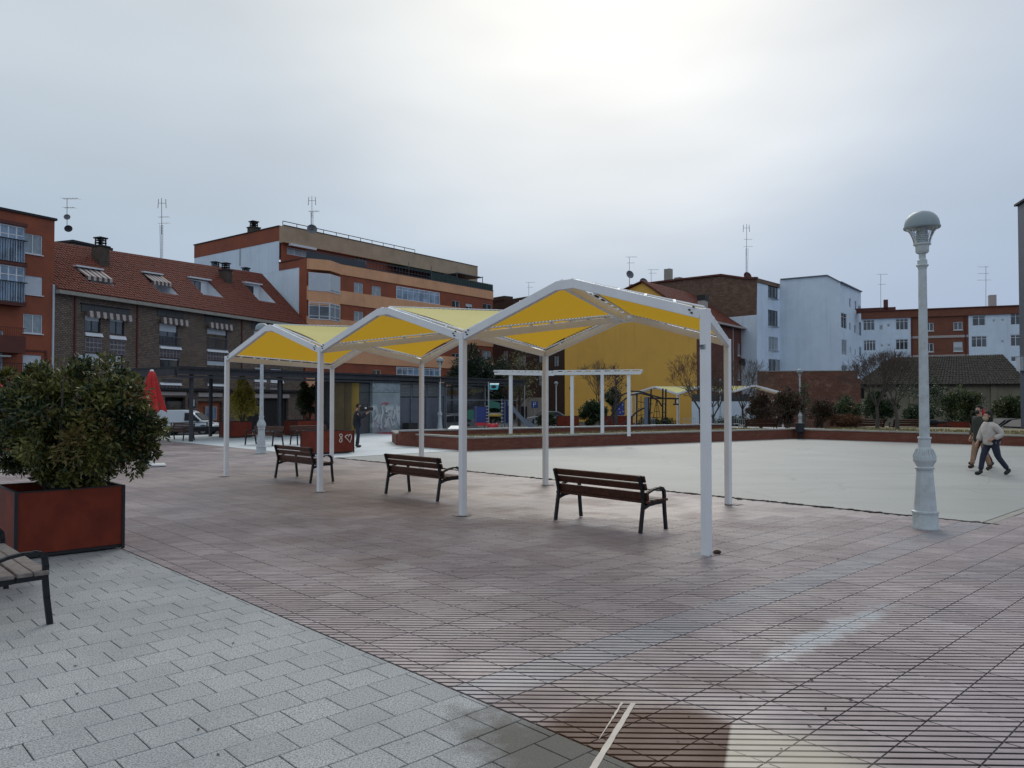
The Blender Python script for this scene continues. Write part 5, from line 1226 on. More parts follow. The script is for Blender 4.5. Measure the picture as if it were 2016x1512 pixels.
def bush(px0,px1,pyt,pyb,d,mt,label,n=14,nl=1500,size=.12,zb=None,cat='bush',group='shrubs beyond the low walls',name='bush',low=-.3):
    a=AT((px0+px1)/2,pyt,d); z0=zb if zb is not None else AT(0,pyb,d).z; w=(px1-px0)/2/FPX*d; hh=a.z-z0
    root=thing(name,label,cat,(a.x,d,z0),group); rad=(w*.90,w*.9 if w<1.8 else 1.7,hh*.50); c=(a.x,d,z0+hh*.47)
    stems(root,(a.x,d,z0),c,rad,6,.03,int(px0)); P,N=clumps(c,rad,n*2,int(nl*1.5),int(px0)+3,shell=.3,low=low); P2,N2=clumps(c,(rad[0]*.7,rad[1]*.7,rad[2]*.8),n,int(nl*1.1),int(px0)+5,shell=0,low=-1); k=P2[:,2]>z0+.05; foliage(root,np.concatenate([P,P2[k]]),np.concatenate([N,N2[k]]),size*1.35,LV[mt],int(px0)); return root
# ------------------------------------------------ planters
def planter(corner_r,du,dw,hgt,label,zb=0,group='red panel planters',marks=None):
    """corner_r: nearest right bottom corner; du/dw: vectors of the two sides going away"""
    c=corner_r+(du+dw)/2; root=thing('planter',label,'planter',(c.x,c.y,zb),group)
    P=[corner_r,corner_r+du,corner_r+du+dw,corner_r+dw]
    for i in range(4):
        a,b=P[i],P[(i+1)%4]; d=(b-a).normalized(); n=Vector((d.y,-d.x,0)); n=n if n.dot((a+b)/2-c)>0 else -n
        mb=MB(); mb.box((a+b)/2-n*.03+Z*(zb+.05+hgt/2-.02),((b-a).length-.066,.025,hgt-.07),rz=math.atan2(d.y,d.x)); mb.build('side_panel',M['corten'],root)
        mb=MB(); mb.box(a-((a-c).normalized())*.028+Z*(zb+hgt/2+.01),(.036,.036,hgt),rz=math.atan2(d.y,d.x)); mb.build('corner_post',M['dark_steel'],root)
        mb=MB(); mb.box((a+b)/2-n*.028+Z*(zb+hgt+.002),((b-a).length-.036,.04,.012),rz=math.atan2(d.y,d.x)); mb.build('rim',M['dark_steel'],root)
    mb=MB(); mb.prism([p+(c-p)*.06+Z*(zb+.02) for p in P],Z*.04); mb.build('base_frame',M['ink'],root)
    mb=MB(); mb.prism([p+(c-p)*.07+Z*(zb+hgt-.14) for p in P],Z*.04); mb.build('soil',M['soil'],root)
    return root,c
pr=G(246,1080); plen=(G(36,1106)-pr).length
planter(pr,-W*1.2,-U*1.2,.79,'big red planter at the left edge, nearest to the camera')
pc=pr-W*.6-U*.6
SH=thing('photinia_shrub','very large rounded green shrub with yellow and red tips in the near planter','shrub',(pc.x,pc.y,.65))
sc_=Vector((pc.x+.14,pc.y-.05,1.60)); rad=(1.10,1.05,.70)
stems(SH,(pc.x,pc.y,.6),sc_,rad,16,.035,5)
mb=MB(); rr=random.Random(4)
for i in range(70):
    e=sc_+Vector((rr.uniform(-.75,.62)*rad[0],rr.uniform(-.7,.7)*rad[1],rr.uniform(-.6,.75)*rad[2])); o=Vector((pc.x,pc.y,1.1)); mb.tube([o,(o+e)/2+Z*.05,e],[.012,.008,.003],4)
mb.build('branch',M['bark'],SH,kind='stuff')
PS=[];NS=[]
def lobe(px,py,dy,rx,rz,n,k,seed,sh=.45,ry=None):
    c=AT(px,py,pc.y+dy); P,N=clumps(c,(rx,ry or rx,rz),k,n,seed,shell=sh,noise_=.22,low=-.95); PS.append(P); NS.append(N)
lobe(165,775,.0,.56,.40,6500,60,31); lobe(95,800,-.25,.50,.40,5200,50,32); lobe(48,815,.0,.50,.44,6500,56,33); lobe(215,815,-.15,.48,.38,5200,50,34)
lobe(264,850,-.1,.32,.30,3600,34,35); lobe(150,860,-.35,.70,.38,8500,70,36); lobe(60,880,-.1,.52,.34,5200,44,37); lobe(230,880,-.15,.46,.30,4200,40,38)
lobe(150,925,.0,.50,.20,3200,30,39); lobe(130,830,.3,.95,.60,9000,70,40,.2); lobe(288,825,-.05,.14,.16,500,8,41); lobe(65,735,0,.14,.14,400,7,42); lobe(22,745,.1,.16,.12,400,8,43); lobe(235,760,.1,.20,.16,800,10,44)
P=np.concatenate(PS); N=np.concatenate(NS); keep=P[:,2]>.74; foliage(SH,P[keep],N[keep],.076,LV['photinia'],3,asp=.40,pick=290)
# marked planter
pm=G(698,891.5); pl=G(610,891); 
a=pm; root,c=planter(a,-W*1.5,-U*1.2,.80,'red planter marked with a chalk number and heart, behind the farthest bench')
nrm_=Vector((U.x,U.y,0))   # face looking to the camera along +U ; the marked face looks -W
ft=lambda x,z: a-U*0+(-W)*0
def glyph(path,r=.014):
    mb=MB(); mb.tube(path,r,5); return mb
# the visible right face: plane through corner a along -W (normal +U)
def FPt(px,py):
    r=ray(px,py); c0=Vector((0,0,H)); pn=U; p0=a+U*.004; t=(p0-c0).dot(pn)/r.dot(pn); return c0+r*t
e8=[FPt(x,y) for x,y in ((673,855),(670,854.5),(668,857),(670,860),(673,863),(673.5,868),(670.5,871),(668,869),(669,865),(672,861),(674,858),(673,855))]
ht=[FPt(x,y) for x,y in ((679,860),(682,857),(685,856),(686,860),(688,855.5),(690,855),(692,858),(691.5,863),(689,871),(684,865),(679,860))]
mb=MB(); mb.tube(e8,.016,5); mb.tube(ht,.016,5); mb.build('graffiti',M['chalk'],root,label='chalk drawn 8 and heart',fix=False)
planter(G(497,861),-W*1.2,-U*1.3,.80,'red planter holding the golden yellow bush')
g=G(472,857); YB=thing('shrub','golden yellow cone shaped bush in a red planter','shrub',(g.x,g.y+.6,.6),'shrubs in distant planters'); c=(g.x,g.y+.6,1.98); rad=(.80,.72,1.15)
stems(YB,(g.x,g.y+.6,.6),c,rad,8,.03,9); P,N=clumps(c,rad,60,8500,21,shell=.15); P[:,0]=c[0]+(P[:,0]-c[0])*np.clip(1.25-.38*(P[:,2]-1.2),.35,1.2); foliage(YB,P,N,.14,LV['yellow_bush'],5)
planter(G(628,857),-W*1.3,-U*1.6,.80,'red planter holding the dark green bush')
g=G(603,853); YB=thing('shrub','dark green rounded bush in a red planter left of the kiosk','shrub',(g.x,g.y+.6,.6),'shrubs in distant planters'); c=(g.x-.05,g.y+.6,1.98); rad=(.82,.7,.9)
stems(YB,(g.x,g.y+.6,.6),c,rad,8,.03,9); P,N=clumps(c,rad,50,8000,22,shell=.15); foliage(YB,P,N,.13,LV['mid_green'],6)
for px0,px1,lb in ((1097,1140,'distant red planter at the left of the yellow wall'),(1190,1246,'distant red planter behind the dark climbing arch')):
    p=AT(px1,842,60); planter(Vector((p.x,p.y,0)),Vector((-(px1-px0)/FPX*60,0,0)),Vector((0,1.2,0)),.85,lb,zb=-.15)
# ------------------------------------------------ vegetation beyond the terrace
bush(1135,1197,790,842,62,'dark_green','round dark green bush in front of the yellow wall',16,2600,.16)
bush(1190,1222,764,806,63,'dark_green','small round dark crown just left of the climbing arch',10,1400,.14,zb=.6)
bush(1245,1330,826,845,70,'dark_green','low dark hedge strip under the distant canopy',14,1600,.14)
bush(1395,1500,824,845,72,'dark_green','low dark hedge strip in front of the white garden wall',14,1600,.14)
bush(1462,1534,775,852,44,'red_bush','twiggy brown bush at the left of the litter bin',22,2600,.10,zb=.3)
bush(1518,1582,768,850,42,'red_bush','dark reddish bush just left of the street lamp and litter bin',22,3000,.10,zb=.35)
bush(1594,1642,788,845,44,'red_bush','small red brown bush in front of the brick wall',14,1600,.10,zb=.35)
bush(1625,1705,817,847,43,'rust','low rusty orange mounded bush on the right terrace',24,4200,.06,zb=.38)
bush(1632,1700,782,845,48,'mid_green','mid green bush behind the rusty mound',18,2600,.12,zb=.2)
bush(1695,1765,772,846,49,'dark_green','tall dark green bush behind the two bare trees',20,3000,.12,zb=.2)
bush(1770,1850,800,846,47,'dark_green','dark low bush left of the big bush behind the near lamp',16,2000,.12,zb=.2)
bush(1850,1936,766,845,50,'mid_green','big green bush in front of the shed, left of the walkers',24,3600,.13,zb=.2)
bush(1948,2022,782,848,52,'mid_green','green bush in front of the shed, right of the walkers',20,2800,.13,zb=.2)
bush(1055,1100,815,842,64,'dark_green','low dark green bush under the parking sign',10,1200,.14)
def tree(px,pyt,pyb,d,w,mt,label,zb,nl=2600,size=.14,trunkh=.35,name='tree',asp=.42,n=30,group='trees around the square',squash=1,shell=.35):
    b=AT(px,pyb,d); t=AT(px,pyt,d); root=thing(name,label,'tree',(b.x,b.y,zb),group); hh=t.z-zb; r=w/2/FPX*d; c=(b.x,d,zb+hh*(trunkh+(1-trunkh)/2)); rad=(r,min(r,2.4),hh*(1-trunkh)/2)
    mb=MB(); mb.tube([(b.x,d,zb),(b.x+.05,d,zb+hh*.4),(b.x,d,zb+hh*.85)],[.16,.11,.03],7); mb.build('trunk',M['bark'],root)
    mb=MB(); rr=random.Random(int(px))
    for i in range(26):
        z=zb+hh*rr.uniform(trunkh*.8,.85); an=rr.uniform(0,6.3); l=rr.uniform(.5,.95); mb.tube([(b.x,d,z),(b.x+math.cos(an)*rad[0]*l,d+math.sin(an)*rad[1]*l,z+rad[2]*.3)],[.04,.01],4)
    mb.build('limb',M['bark'],root,kind='stuff')
    P,N=clumps(c,rad,n,nl,int(px)+1,shell=shell); foliage(root,P,N,size,LV[mt],int(px),name='crown',asp=asp); return root
tree(925,694,850,66,86,'needles','dark green pine tree behind the kiosk roof',-.6,13000,.42,.15,asp=.16,n=70)
tree(965,705,850,70,70,'needles','second dark pine tree behind the kiosk roof at its right end',-.6,10000,.42,.15,asp=.16,n=60)
tree(1022,688,850,72,78,'autumn','thin tree with sparse yellowish leaves left of the yellow wall',-.6,2600,.19,.3,n=50,shell=.1)
tree(1212,716,845,60,50,'red_bush','small dark leaved tree in front of the yellow wall',-.4,1100,.13,.35,n=26)
tree(1583,753,850,56,28,'mid_green','slender green tree right of the street lamp by the brick wall',-.3,1300,.12,.35,n=18)
tree(1815,745,848,52,80,'dark_green','dark evergreen tree hidden behind the nearest street lamp',.1,3200,.14,.42,n=30)
def bare_tree(px,pyt,pyb,d,w,label,zb,m_='twig',seed=1,depth=6,lean=0):
    b=AT(px,pyb,d); t=AT(px,pyt,d); hh=t.z-zb; root=thing('bare_tree',label,'tree',(b.x,b.y,zb),'trees around the square'); rr=random.Random(seed); rx=w/2/FPX*d
    trunk=MB(); tw=MB(); fork=zb+hh*.30
    top=Vector((b.x+lean,d,fork)); trunk.tube([(b.x,d,zb),(b.x+lean*.5+.03,d,(zb+fork)/2),top],[.11,.085,.075],7); trunk.build('trunk',M['bark'],root)
    limbs=[]
    def grow(p,dr,l,r,k):
        dr=dr.normalized(); q=p+dr*l; m=p+dr*l*.5+Vector((rr.uniform(-1,1),rr.uniform(-1,1),rr.uniform(-1,1)))*l*.06
        if k>=depth-2:
            mb=MB(); mb.tube([p,m,q],[r,r*.85,r*.7],5); limbs.append(mb)
        else: tw.tube([p,m,q],[r,r*.8,r*.55],3,caps=False)
        if k==0: return
        for i in range(3 if k<depth else 5):
            dd=dr+Vector((rr.uniform(-1,1),rr.uniform(-1,1),rr.uniform(-.55,.9)))*(.62 if k<depth else .8)
            if k==depth: dd=Vector((math.cos(i*1.26+rr.random())*.95*min(1.4,rx/hh*2.2),math.sin(i*1.26+rr.random())*.7,.95))
            grow(q,dd,l*rr.uniform(.62,.86),max(r*.6,.007),k-1)
    grow(top-Z*.05,Z*1.0,hh*.04,.07,depth) if False else None
    for i in range(6):
        a=i*1.047+rr.random()*.5; grow(top-Z*.04,Vector((math.cos(a)*.8*min(1.5,rx/hh*2.4),math.sin(a)*.7,1.0)),hh*.235,.042,depth-1)
    for mb in limbs: mb.build('limb',M['bark'],root,fix=False)
    tw.build('twigs',M[m_],root,kind='stuff',fix=False); return root
bare_tree(1727,700,845,41,70,'slim bare tree on the right terrace, left one of a pair',.4,'twig',3)
bare_tree(1767,692,848,40,95,'bare tree with a bent trunk on the right terrace, right one of a pair',.4,'twig',5,lean=-.12)
bare_tree(1378,700,845,46,110,'bare orange tinged tree behind the nearest canopy post',.0,'twig_orange_lit',7)
bare_tree(1404,745,845,44,70,'low dark bare tree just right of the nearest canopy post',.0,'twig',9)
bare_tree(1462,712,845,64,60,'pale bare tree against the white building wall',-.5,'twig',11)
bare_tree(1180,722,840,75,30,'far bare sapling in front of the yellow wall',-.5,'twig',13)
M['kiosk_brown']=mat('kiosk_brown',(.085,.055,.015),.6,.3,1.5)
# ------------------------------------------------ kiosk with long dark canopy
FK=Fac(348,34.9,1032,57.3); K=thing('kiosk','long dark flat roofed kiosk and canopy with yellow and graffitied grey panels','kiosk',FK.P(12,0)); zk=3.42
def kr(q): return FK.rect(q)
mb=MB(); FK.box(mb,0,FK.L,zk-.10,zk,-5.2,.25); mb.build('roof',M['dark_steel'],K)
mb=MB(); FK.box(mb,-.02,FK.L,zk-.34,zk-.12,-.04,.1); FK.box(mb,-.02,FK.L,zk-.50,zk-.40,-.12,.02); mb.build('fascia_beam',M['canopy_steel'],K)
mb=MB(); FK.box(mb,-.1,.05,zk-.40,zk-.12,-5.0,-.05); mb.build('fascia_beam',M['canopy_steel'],K)
kx0=kr((668,748,700,850))[0]
for x,o in ((.9,-.3),(.9,-4.6),(4.6,-4.4),(kr((560,750,565,800))[0],-.4),(kx0-.3,-4.6)):
    mb=MB(); FK.box(mb,x-.07,x+.07,0,zk-.12,o-.07,o+.07); mb.build('post',M['canopy_steel'],K)
for px in (884,961,1015):
    x=FK.hit(px,800)[0]; mb=MB(); FK.box(mb,x-.05,x+.05,-.05,zk-.12,-.35,-.25); mb.build('post',M['grey_steel'],K)
xb=FK.hit(880,800)[0]
mb=MB(); FK.box(mb,kx0,xb,0,zk-.12,-2.0,-.7); mb.build('core_wall',M['kiosk_grey'],K)
x0,x1=kx0,FK.hit(713,800)[0]; n=3
for k in range(n):
    a=x0+(x1-x0)*k/n; b=x0+(x1-x0)*(k+1)/n; mb=MB(); mb.prism([FK.P(a,.02,-.62),FK.P(b,.02,-.25),FK.P(b,.02,-.66)],Z*(zk-.55)); mb.build('folded_panel',M['kiosk_yellow' if k==2 else 'kiosk_brown'],K)
r=(x1+.02,FK.hit(733,800)[0]); 
for z0,z1 in ((.02,2.35),(2.37,zk-.55)): mb=MB(); FK.box(mb,r[0],r[1],z0,z1,-.6,-.25); mb.build('panel',M['kiosk_grey'],K)
def graffmat():
    m,nt,b=newmat('graffitied_panel'); P=pos(nt); x=dotv(nt,P,FK.e)
    c=mixc(nt,mrange(nt,noise(nt,P,1.2,4),.35,.65),(.19,.23,.25),(.25,.30,.33))
    sp_=nd(nt,'SeparateXYZ'); nt.links.new(P,sp_.inputs[0]); z=sp_.outputs[2]
    band=mth(nt,'MULTIPLY',mrange(nt,z,2.35,2.4),mrange(nt,z,2.95,3.1,1,0)); up_=mth(nt,'MULTIPLY',band,mrange(nt,noise(nt,P,3.5,4,.6,1.5),.48,.56)); c=mixc(nt,mth(nt,'MULTIPLY',up_,.5),c,(.09,.11,.12))
    low=mth(nt,'MULTIPLY',mrange(nt,z,.25,.4),mrange(nt,z,1.5,1.7,1,0)); mp=nd(nt,'Mapping'); mp.inputs['Scale'].default_value=(1,1,.45); nt.links.new(P,mp.inputs[0]); lo=mth(nt,'MULTIPLY',low,mrange(nt,noise(nt,mp.outputs[0],2.6,2,.4,.6),.50,.54)); c=mixc(nt,mth(nt,'MULTIPLY',lo,.7),c,(.46,.50,.52))
    nt.links.new(c,b.inputs['Base Color']); b.inputs['Roughness'].default_value=.6; return m
M['graff']=graffmat(); r=kr((735,742,789,852)); pg=[]
for z0,z1 in ((.02,2.36),(2.38,zk-.38)): mb=MB(); FK.box(mb,r[0],r[1],z0,z1,-.3,-.05); pg.append(mb.build('panel',M['graff'],K,label='pale concrete panel with faded spray paint'))
def kp(px,py,o=-.035): s,z=FK.hit(px,py); return FK.P(s,z,o)
def gz(pts,r_,m_,pp=None):
    mb=MB(); mb.tube([kp(x,y) for x,y in pts],r_,4); mb.build('graffiti',M[m_],pg[0],fix=False)
M['gr_white']=mat('faded_white_spray',(.40,.44,.46),.8,.08,4,bmp=0); M['gr_blue']=mat('faded_blue_spray',(.25,.33,.52),.8,.08,4,bmp=0)
for pts in ([(751,845),(750,828),(754,812),(752,800)],[(758,842),(764,825),(770,815),(770,808)],[(773,838),(768,822),(765,812)],[(774,825),(777,812),(776,806)],[(740,806),(744,816),(738,826),(746,835)],[(760,812),(766,806),(772,810),(769,820),(761,818)]): gz(pts,.075,'gr_white')
gz([(748,842),(750,834),(752,842)],.07,'gr_blue'); gz([(752,796),(758,793),(766,794),(759,797)],.03,'red_plastic')
for a,b in ((790,815),(817,845),(847,880)):
    r=kr((a,783,b,846)); r0=kr((a,749,b,781)); mb=MB(); FK.box(mb,r[0]+.02,r[1]-.02,.02,r0[2]-.05,-.35,-.28); mb.build('shutter_panel',M['kiosk_panel'],K)
    for k in range(9):
        z=r0[2]+.02+(zk-.5-r0[2])*k/9; mb=MB(); mb.prism([FK.P(r0[0]+.03,z,-.33),FK.P(r0[0]+.03,z+.07,-.22),FK.P(r0[0]+.03,z+.085,-.22),FK.P(r0[0]+.03,z+.015,-.33)],FK.e*(r0[1]-r0[0]-.06)); mb.build('louvre_slat',M['rail_steel'],K)
    mb=MB(); FK.box(mb,r[1]-.03,r[1]+.03,.02,zk-.4,-.36,-.2); mb.build('mullion',M['grey_steel'],K)
r=kr((884,755,1012,840)); mb=MB(); FK.box(mb,r[0],FK.L-.5,.9,zk-.5,-3.2,-3.15); mb.build('back_glazing',M['glass'],K)
for zz in (1.0,1.9): mb=MB(); FK.box(mb,r[0],FK.L-.5,zz,zz+.06,-.33,-.27); mb.build('cross_rail',M['grey_steel'],K)
mb=MB(); FK.box(mb,FK.hit(790,840)[0],FK.hit(808,840)[0],0,.55,.1,.6); b=mb.build('box',M['ink'],None); tag(b,'small black box standing against the grey kiosk shutters','box')
# roof unit seen over the kiosk
# low street fence and wall behind the benches
FZ=Fac(300,50,640,62); R_=thing('street_railing','low dark railing along the street behind the pale paving','railing',FZ.P(0,GZ))
mb=MB(); FZ.box(mb,0,FZ.L,.40,.45,-.03,.03); mb.build('top_rail',M['dark_steel'],R_); mb=MB(); FZ.box(mb,0,FZ.L,-.2,.1,-.08,.08); mb.build('kerb_wall',M['dark_steel'],R_)
for k in range(12): 
    mb=MB(); x=FZ.L*k/11; FZ.box(mb,x-.03,x+.03,GZ,.42,-.03,.03); mb.build('post',M['dark_steel'],R_)
# ------------------------------------------------ vehicles
def car(name,label,cat,loc,rz,prof,roofp,W_,paint,wheels,glassz,group='parked vehicles'):
    """prof: side outline (x,z) of the body, lofted with tumblehome; x forward"""
    root=thing(name,label,cat,(0,0,0),group); n=len(prof)
    def half(z): return W_/2*(1-.16*max(0,(z-glassz)/(max(p[1] for p in prof)-glassz))**1.2-.05*max(0,(.35-z)/.35))
    mb=MB(); vs=[]; 
    for s in (-1,-.86,.86,1):
        for x,z in prof:
            k=.97 if abs(s)==1 else 1.0; cx=sum(p[0] for p in prof)/n; cz=.8; vs.append((cx+(x-cx)*(k if abs(s)==1 else 1),s*half(z),cz+(z-cz)*(.965 if abs(s)==1 else 1)))
    fs=[tuple(range(n))[::-1],tuple(range(3*n,4*n))]+[(j*n+i,j*n+(i+1)%n,(j+1)*n+(i+1)%n,(j+1)*n+i) for j in range(3) for i in range(n)]
    mb.add(vs,fs); body=mb.build('body',paint,root,smooth=True)
    for x in wheels:
        for s in (-1,1):
            y=s*(W_/2-.09); mb=MB(); mb.tube([(x,y-.1,.33),(x,y+.1,.33)],.33,20); w=mb.build('wheel',M['rubber'],root); mb=MB(); mb.tube([(x,y+s*.06,.33),(x,y+s*.112,.33)],.20,14); mb.build('rim',M['silver_paint'],w)
            mb=MB(); mb.tube([(x,y-.02,.36),(x,y+s*.093,.36)],.39,20); mb.build('wheel_arch',M['ink'],root)
    for q in roofp:   # side glass polygons
        for s in (-1,1):
            mb=MB(); pts=[Vector((x,s*(half(z)+.012),z)) for x,z in q]; mb.prism(pts,Vector((0,-s*.03,0))); mb.build('window',M['car_glass'],root)
    root.location=loc; root.rotation_euler=(0,0,rz); return root
vp=[(-2.1,.30),(2.0,.28),(2.12,.45),(2.10,.72),(1.95,.86),(1.35,1.02),(1.22,1.08),(.62,1.62),(.35,1.76),(-.4,1.83),(-1.9,1.82),(-2.08,1.7),(-2.15,.9)]
q=AT(372,857,56.5); v=car('parked_van','white van parked on the street behind the dark bench','van',(q.x-.45,57.5,GZ),.05,vp,[[(1.12,1.06),(.62,1.50),(.30,1.62),(.0,1.62),(.0,1.06)]],1.8,M['van_paint'],(-1.35,1.35),1.0)
mb=MB(); mb.prism([(1.24,-.74,1.10),(1.24,.74,1.10),(.70,.66,1.60),(.70,-.66,1.60)],Vector((.03,0,.03))); mb.build('windscreen',M['car_glass'],v)
mb=MB(); mb.box((0,-.89,.62),(4.0,.05,.09)); mb.build('side_trim',M['grey_steel'],v)
for s in (-1,1):
    mb=MB(); mb.ball((2.0,s*.66,.78),.14,8,5,(.5,1,.8)); mb.build('headlight',M['stripe'],v); mb=MB(); mb.box((.95,s*1.0,1.1),(.12,.2,.18)); mb.build('mirror',M['ink'],v)
cpf=[(-2.0,.30),(2.0,.28),(2.1,.5),(2.0,.75),(1.1,.92),(.35,1.38),(-.3,1.46),(-1.2,1.42),(-1.95,1.02),(-2.1,.85)]
sg=[[(.95,.93),(.35,1.30),(-.3,1.37),(-.3,.93)],[(-.38,.93),(-.38,1.37),(-1.15,1.34),(-1.65,1.0),(-1.6,.93)]]
for px,d,lb,pm in ((1975,49,'dark car parked behind the low wall, right of the walkers','dark_car_paint'),(2022,47,'dark grey car cut off by the right border behind the low wall','dark_car_paint'),(885,62,'silver car parked beyond the kiosk shutters','silver_paint'),(1075,84,'silver car far away under the blue parking sign','silver_paint')):
    q=AT(px,800,d); c_=car('parked_car',lb,'car',(q.x,d,GZ-.05),3.3,cpf,sg,1.75,M[pm],(-1.25,1.3),.9)
    mb=MB(); mb.prism([(1.04,-.70,.97),(1.04,.70,.97),(.40,.62,1.36),(.40,-.62,1.36)],Vector((.03,0,.03))); mb.build('windscreen',M['car_glass'],c_)
# motorcycle on the right terrace
q=AT(1840,840,44); root=thing('motorcycle','dark motorcycle parked behind the low wall, right of the nearest street lamp','motorcycle',(0,0,0))
for x in (-.62,.62):
    mb=MB(); n=16
    for k in range(n): a=2*math.pi*k/n; b=2*math.pi*(k+1)/n; mb.tube([(x+.29*math.cos(a),0,.32+.29*math.sin(a)),(x+.29*math.cos(b),0,.32+.29*math.sin(b))],.045,5)
    mb.build('wheel',M['rubber'],root,kind='stuff')
mb=MB(); mb.ball((0.1,0,.78),.28,10,6,(1.3,.6,.6)); mb.ball((.45,0,.85),.2,10,6,(.9,.8,1)); mb.tube([(.62,0,.32),(.42,0,.95)],.04,6); mb.tube([(-.62,0,.32),(-.1,0,.55),(.4,0,.5)],.07,6); mb.build('body',M['dark_car_paint'],root)
mb=MB(); mb.ball((-.35,0,.80),.26,10,6,(1.3,.5,.35)); mb.build('seat',M['rubber'],root)
mb=MB(); mb.tube([(.40,-.34,1.0),(.42,0,.97),(.40,.34,1.0)],.02,6); mb.build('handlebar',M['rail_steel'],root); mb=MB(); mb.ball((.62,0,.92),.09,8,5); mb.build('headlight',M['stripe'],root)
root.location=(q.x,44,-.12); root.rotation_euler=(0,0,2.7)
mb=MB()
# planter boxes and rails on the right terrace
p=AT(1945,840,45); planter(Vector((p.x,p.y,0)),Vector((-3.0,0,0)),Vector((0,1.2,0)),.75,'long dark red planter behind the walkers',zb=-.1)
for px,rz,lb in ((1715,.2,'dark bench behind the low wall beneath the slim bare tree'),(1790,.1,'dark bench on the terrace between the bent tree and the near lamp'),(1500,.0,'pale railed bench on the terrace left of the litter bin')):
    q=AT(px,845,43); dup(BN,loc=(q.x,43,.05),rz=rz,label=lb)
# ------------------------------------------------ closed parasols
def parasol(px,pyt,pyb,d,label,base=True,wb=.37):
    t=AT(px,pyt,d); b=AT(px,pyb,d); root=thing('parasol',label,'parasol',(t.x,d,0),'closed red parasols')
    mb=MB(); n=32; prof=[(.05,t.z),(.09,t.z-.05),(.13,t.z-.2),(wb*.72,b.z+.35),(wb,b.z+.03),(wb*1.02,b.z)]; vs=[]
    for j,(r,z) in enumerate(prof):
        for k in range(n):
            a=2*math.pi*k/n; f=(1+.20*math.cos(8*a)*min(1,j/3)); zz=z-(.06*math.cos(8*a) if j>=4 else 0); vs.append((t.x+r*f*math.cos(a),d+r*f*math.sin(a),zz))
    mb.add(vs,[(i*n+k,i*n+(k+1)%n,(i+1)*n+(k+1)%n,(i+1)*n+k) for i in range(len(prof)-1) for k in range(n)]+[tuple(range(n))]); mb.build('canopy_cloth',M['red_cloth'],root,smooth=True,fix=False)
    mb=MB(); mb.lathe([(.05,t.z),(.055,t.z+.03),(.02,t.z+.05)],c=(t.x,d,0),n=10); mb.build('cap',M['white_paint'],root)
    mb=MB(); mb.tube([(t.x,d,0),(t.x,d,t.z)],.025,8); mb.build('pole',M['white_paint'],root)
    mb=MB(); mb.box((t.x,d,.03),(.75,.75,.04),rz=.5); mb.tube([(t.x,d,.04),(t.x,d,.3)],.04,8); mb.build('base_plate',M['white_metal'],root)
parasol(299,731,808,22.3,'closed red parasol right of the big shrub, on a white base plate')
parasol(236,736,812,24.5,'closed red parasol whose tip shows above the right shoulder of the big shrub')
parasol(97,742,812,25.0,'closed red parasol mostly hidden behind the top of the big shrub')
parasol(-8,745,800,20.5,'closed red parasol cut off at the left border')
# cafe table at the left edge
q=G(28,905); root=thing('cafe_table','white topped cafe table behind the big shrub at the left border','table',(q.x,q.y,0)); mb=MB(); mb.box(q+Z*.73,(.75,.75,.03),rz=.4); mb.build('table_top',M['white_metal'],root); mb=MB(); mb.tube([q,q+Z*.72],.03,8); mb.build('leg',M['rail_steel'],root); mb=MB(); mb.box(q+Z*.015,(.42,.42,.03),rz=.4); mb.build('foot',M['dark_steel'],root)
q=G(8,915); root=thing('cafe_chair','red cafe chair at the left border beside the white table','chair',(q.x,q.y,0))
mb=MB(); mb.box(q+Z*.45,(.42,.42,.04)); mb.build('seat',M['red_cloth'],root); mb=MB(); mb.box(q+Vector((0,.2,.68)),(.42,.03,.38)); mb.build('backrest',M['red_cloth'],root)
for a in(-.18,.18):
    for b in(-.18,.18): mb=MB(); mb.tube([q+Vector((a,b,0)),q+Vector((a,b,.45))],.014,6); mb.build('leg',M['rail_steel'],root)
# ------------------------------------------------ playground
def tw(name,pts,r,m_,root,n=6): mb=MB(); mb.tube(pts,r,n); return mb.build(name,M[m_],root)
d=47; k=d/FPX; zg=-.05
def pp(px,py,dd=0): p=AT(px,py,d+dd); return p
T_=thing('play_tower','colourful climbing tower with blue and green panels and a slide','play equipment',(pp(965,850).x,d,zg))
for px,pt in ((962,752),(988,785),(994,790),(937,800)): 
    for dd in (0,1.3): a=pp(px,pt,dd); tw('post',[Vector((a.x,a.y,zg)),a],.045,'rail_steel' if px==962 else 'grey_steel',T_)
mb=MB(); a,b=pp(934,801),pp(958,832); mb.box(((a.x+b.x)/2,d,(a.z+b.z)/2),(b.x-a.x,.06,a.z-b.z)); mb.build('panel',M['blue_plastic'],T_,label='blue square panel')
mb=MB(); mb.prism([pp(960,788),pp(972,790),pp(984,793),pp(985,805),pp(973,803),pp(961,804)],(0,.05,0)); mb.build('panel',M['green_plastic'],T_,label='green wavy panel')
mb=MB(); mb.prism([pp(964,757),pp(982,757),pp(980,767),pp(964,767)],(0,1.2,.1)); mb.build('roof',M['cyan_plastic'],T_,label='cyan roof')
mb=MB(); mb.ball(pp(972,761.5)-Vector((0,.02,0)),.12,10,5,(1.3,.3,.8)); mb.build('bird_motif',M['ink'],T_)
mb=MB(); a,b=pp(965,815),pp(985,820); mb.box(((a.x+b.x)/2,d+.6,(a.z+b.z)/2),(b.x-a.x+.1,1.2,.14)); mb.build('deck',M['yellow_plastic'],T_)
mb=MB(); a,b=pp(921,807),pp(933,826); mb.box(((a.x+b.x)/2,d,(a.z+b.z)/2),(b.x-a.x,.06,a.z-b.z)); mb.build('panel',M['green_plastic'],T_,label='dark green low panel')
mb=MB(); a,b=pp(937,832),pp(958,838); mb.box(((a.x+b.x)/2,d,(a.z+b.z)/2),(b.x-a.x,.5,a.z-b.z)); mb.build('seat',M['red_plastic'],T_)
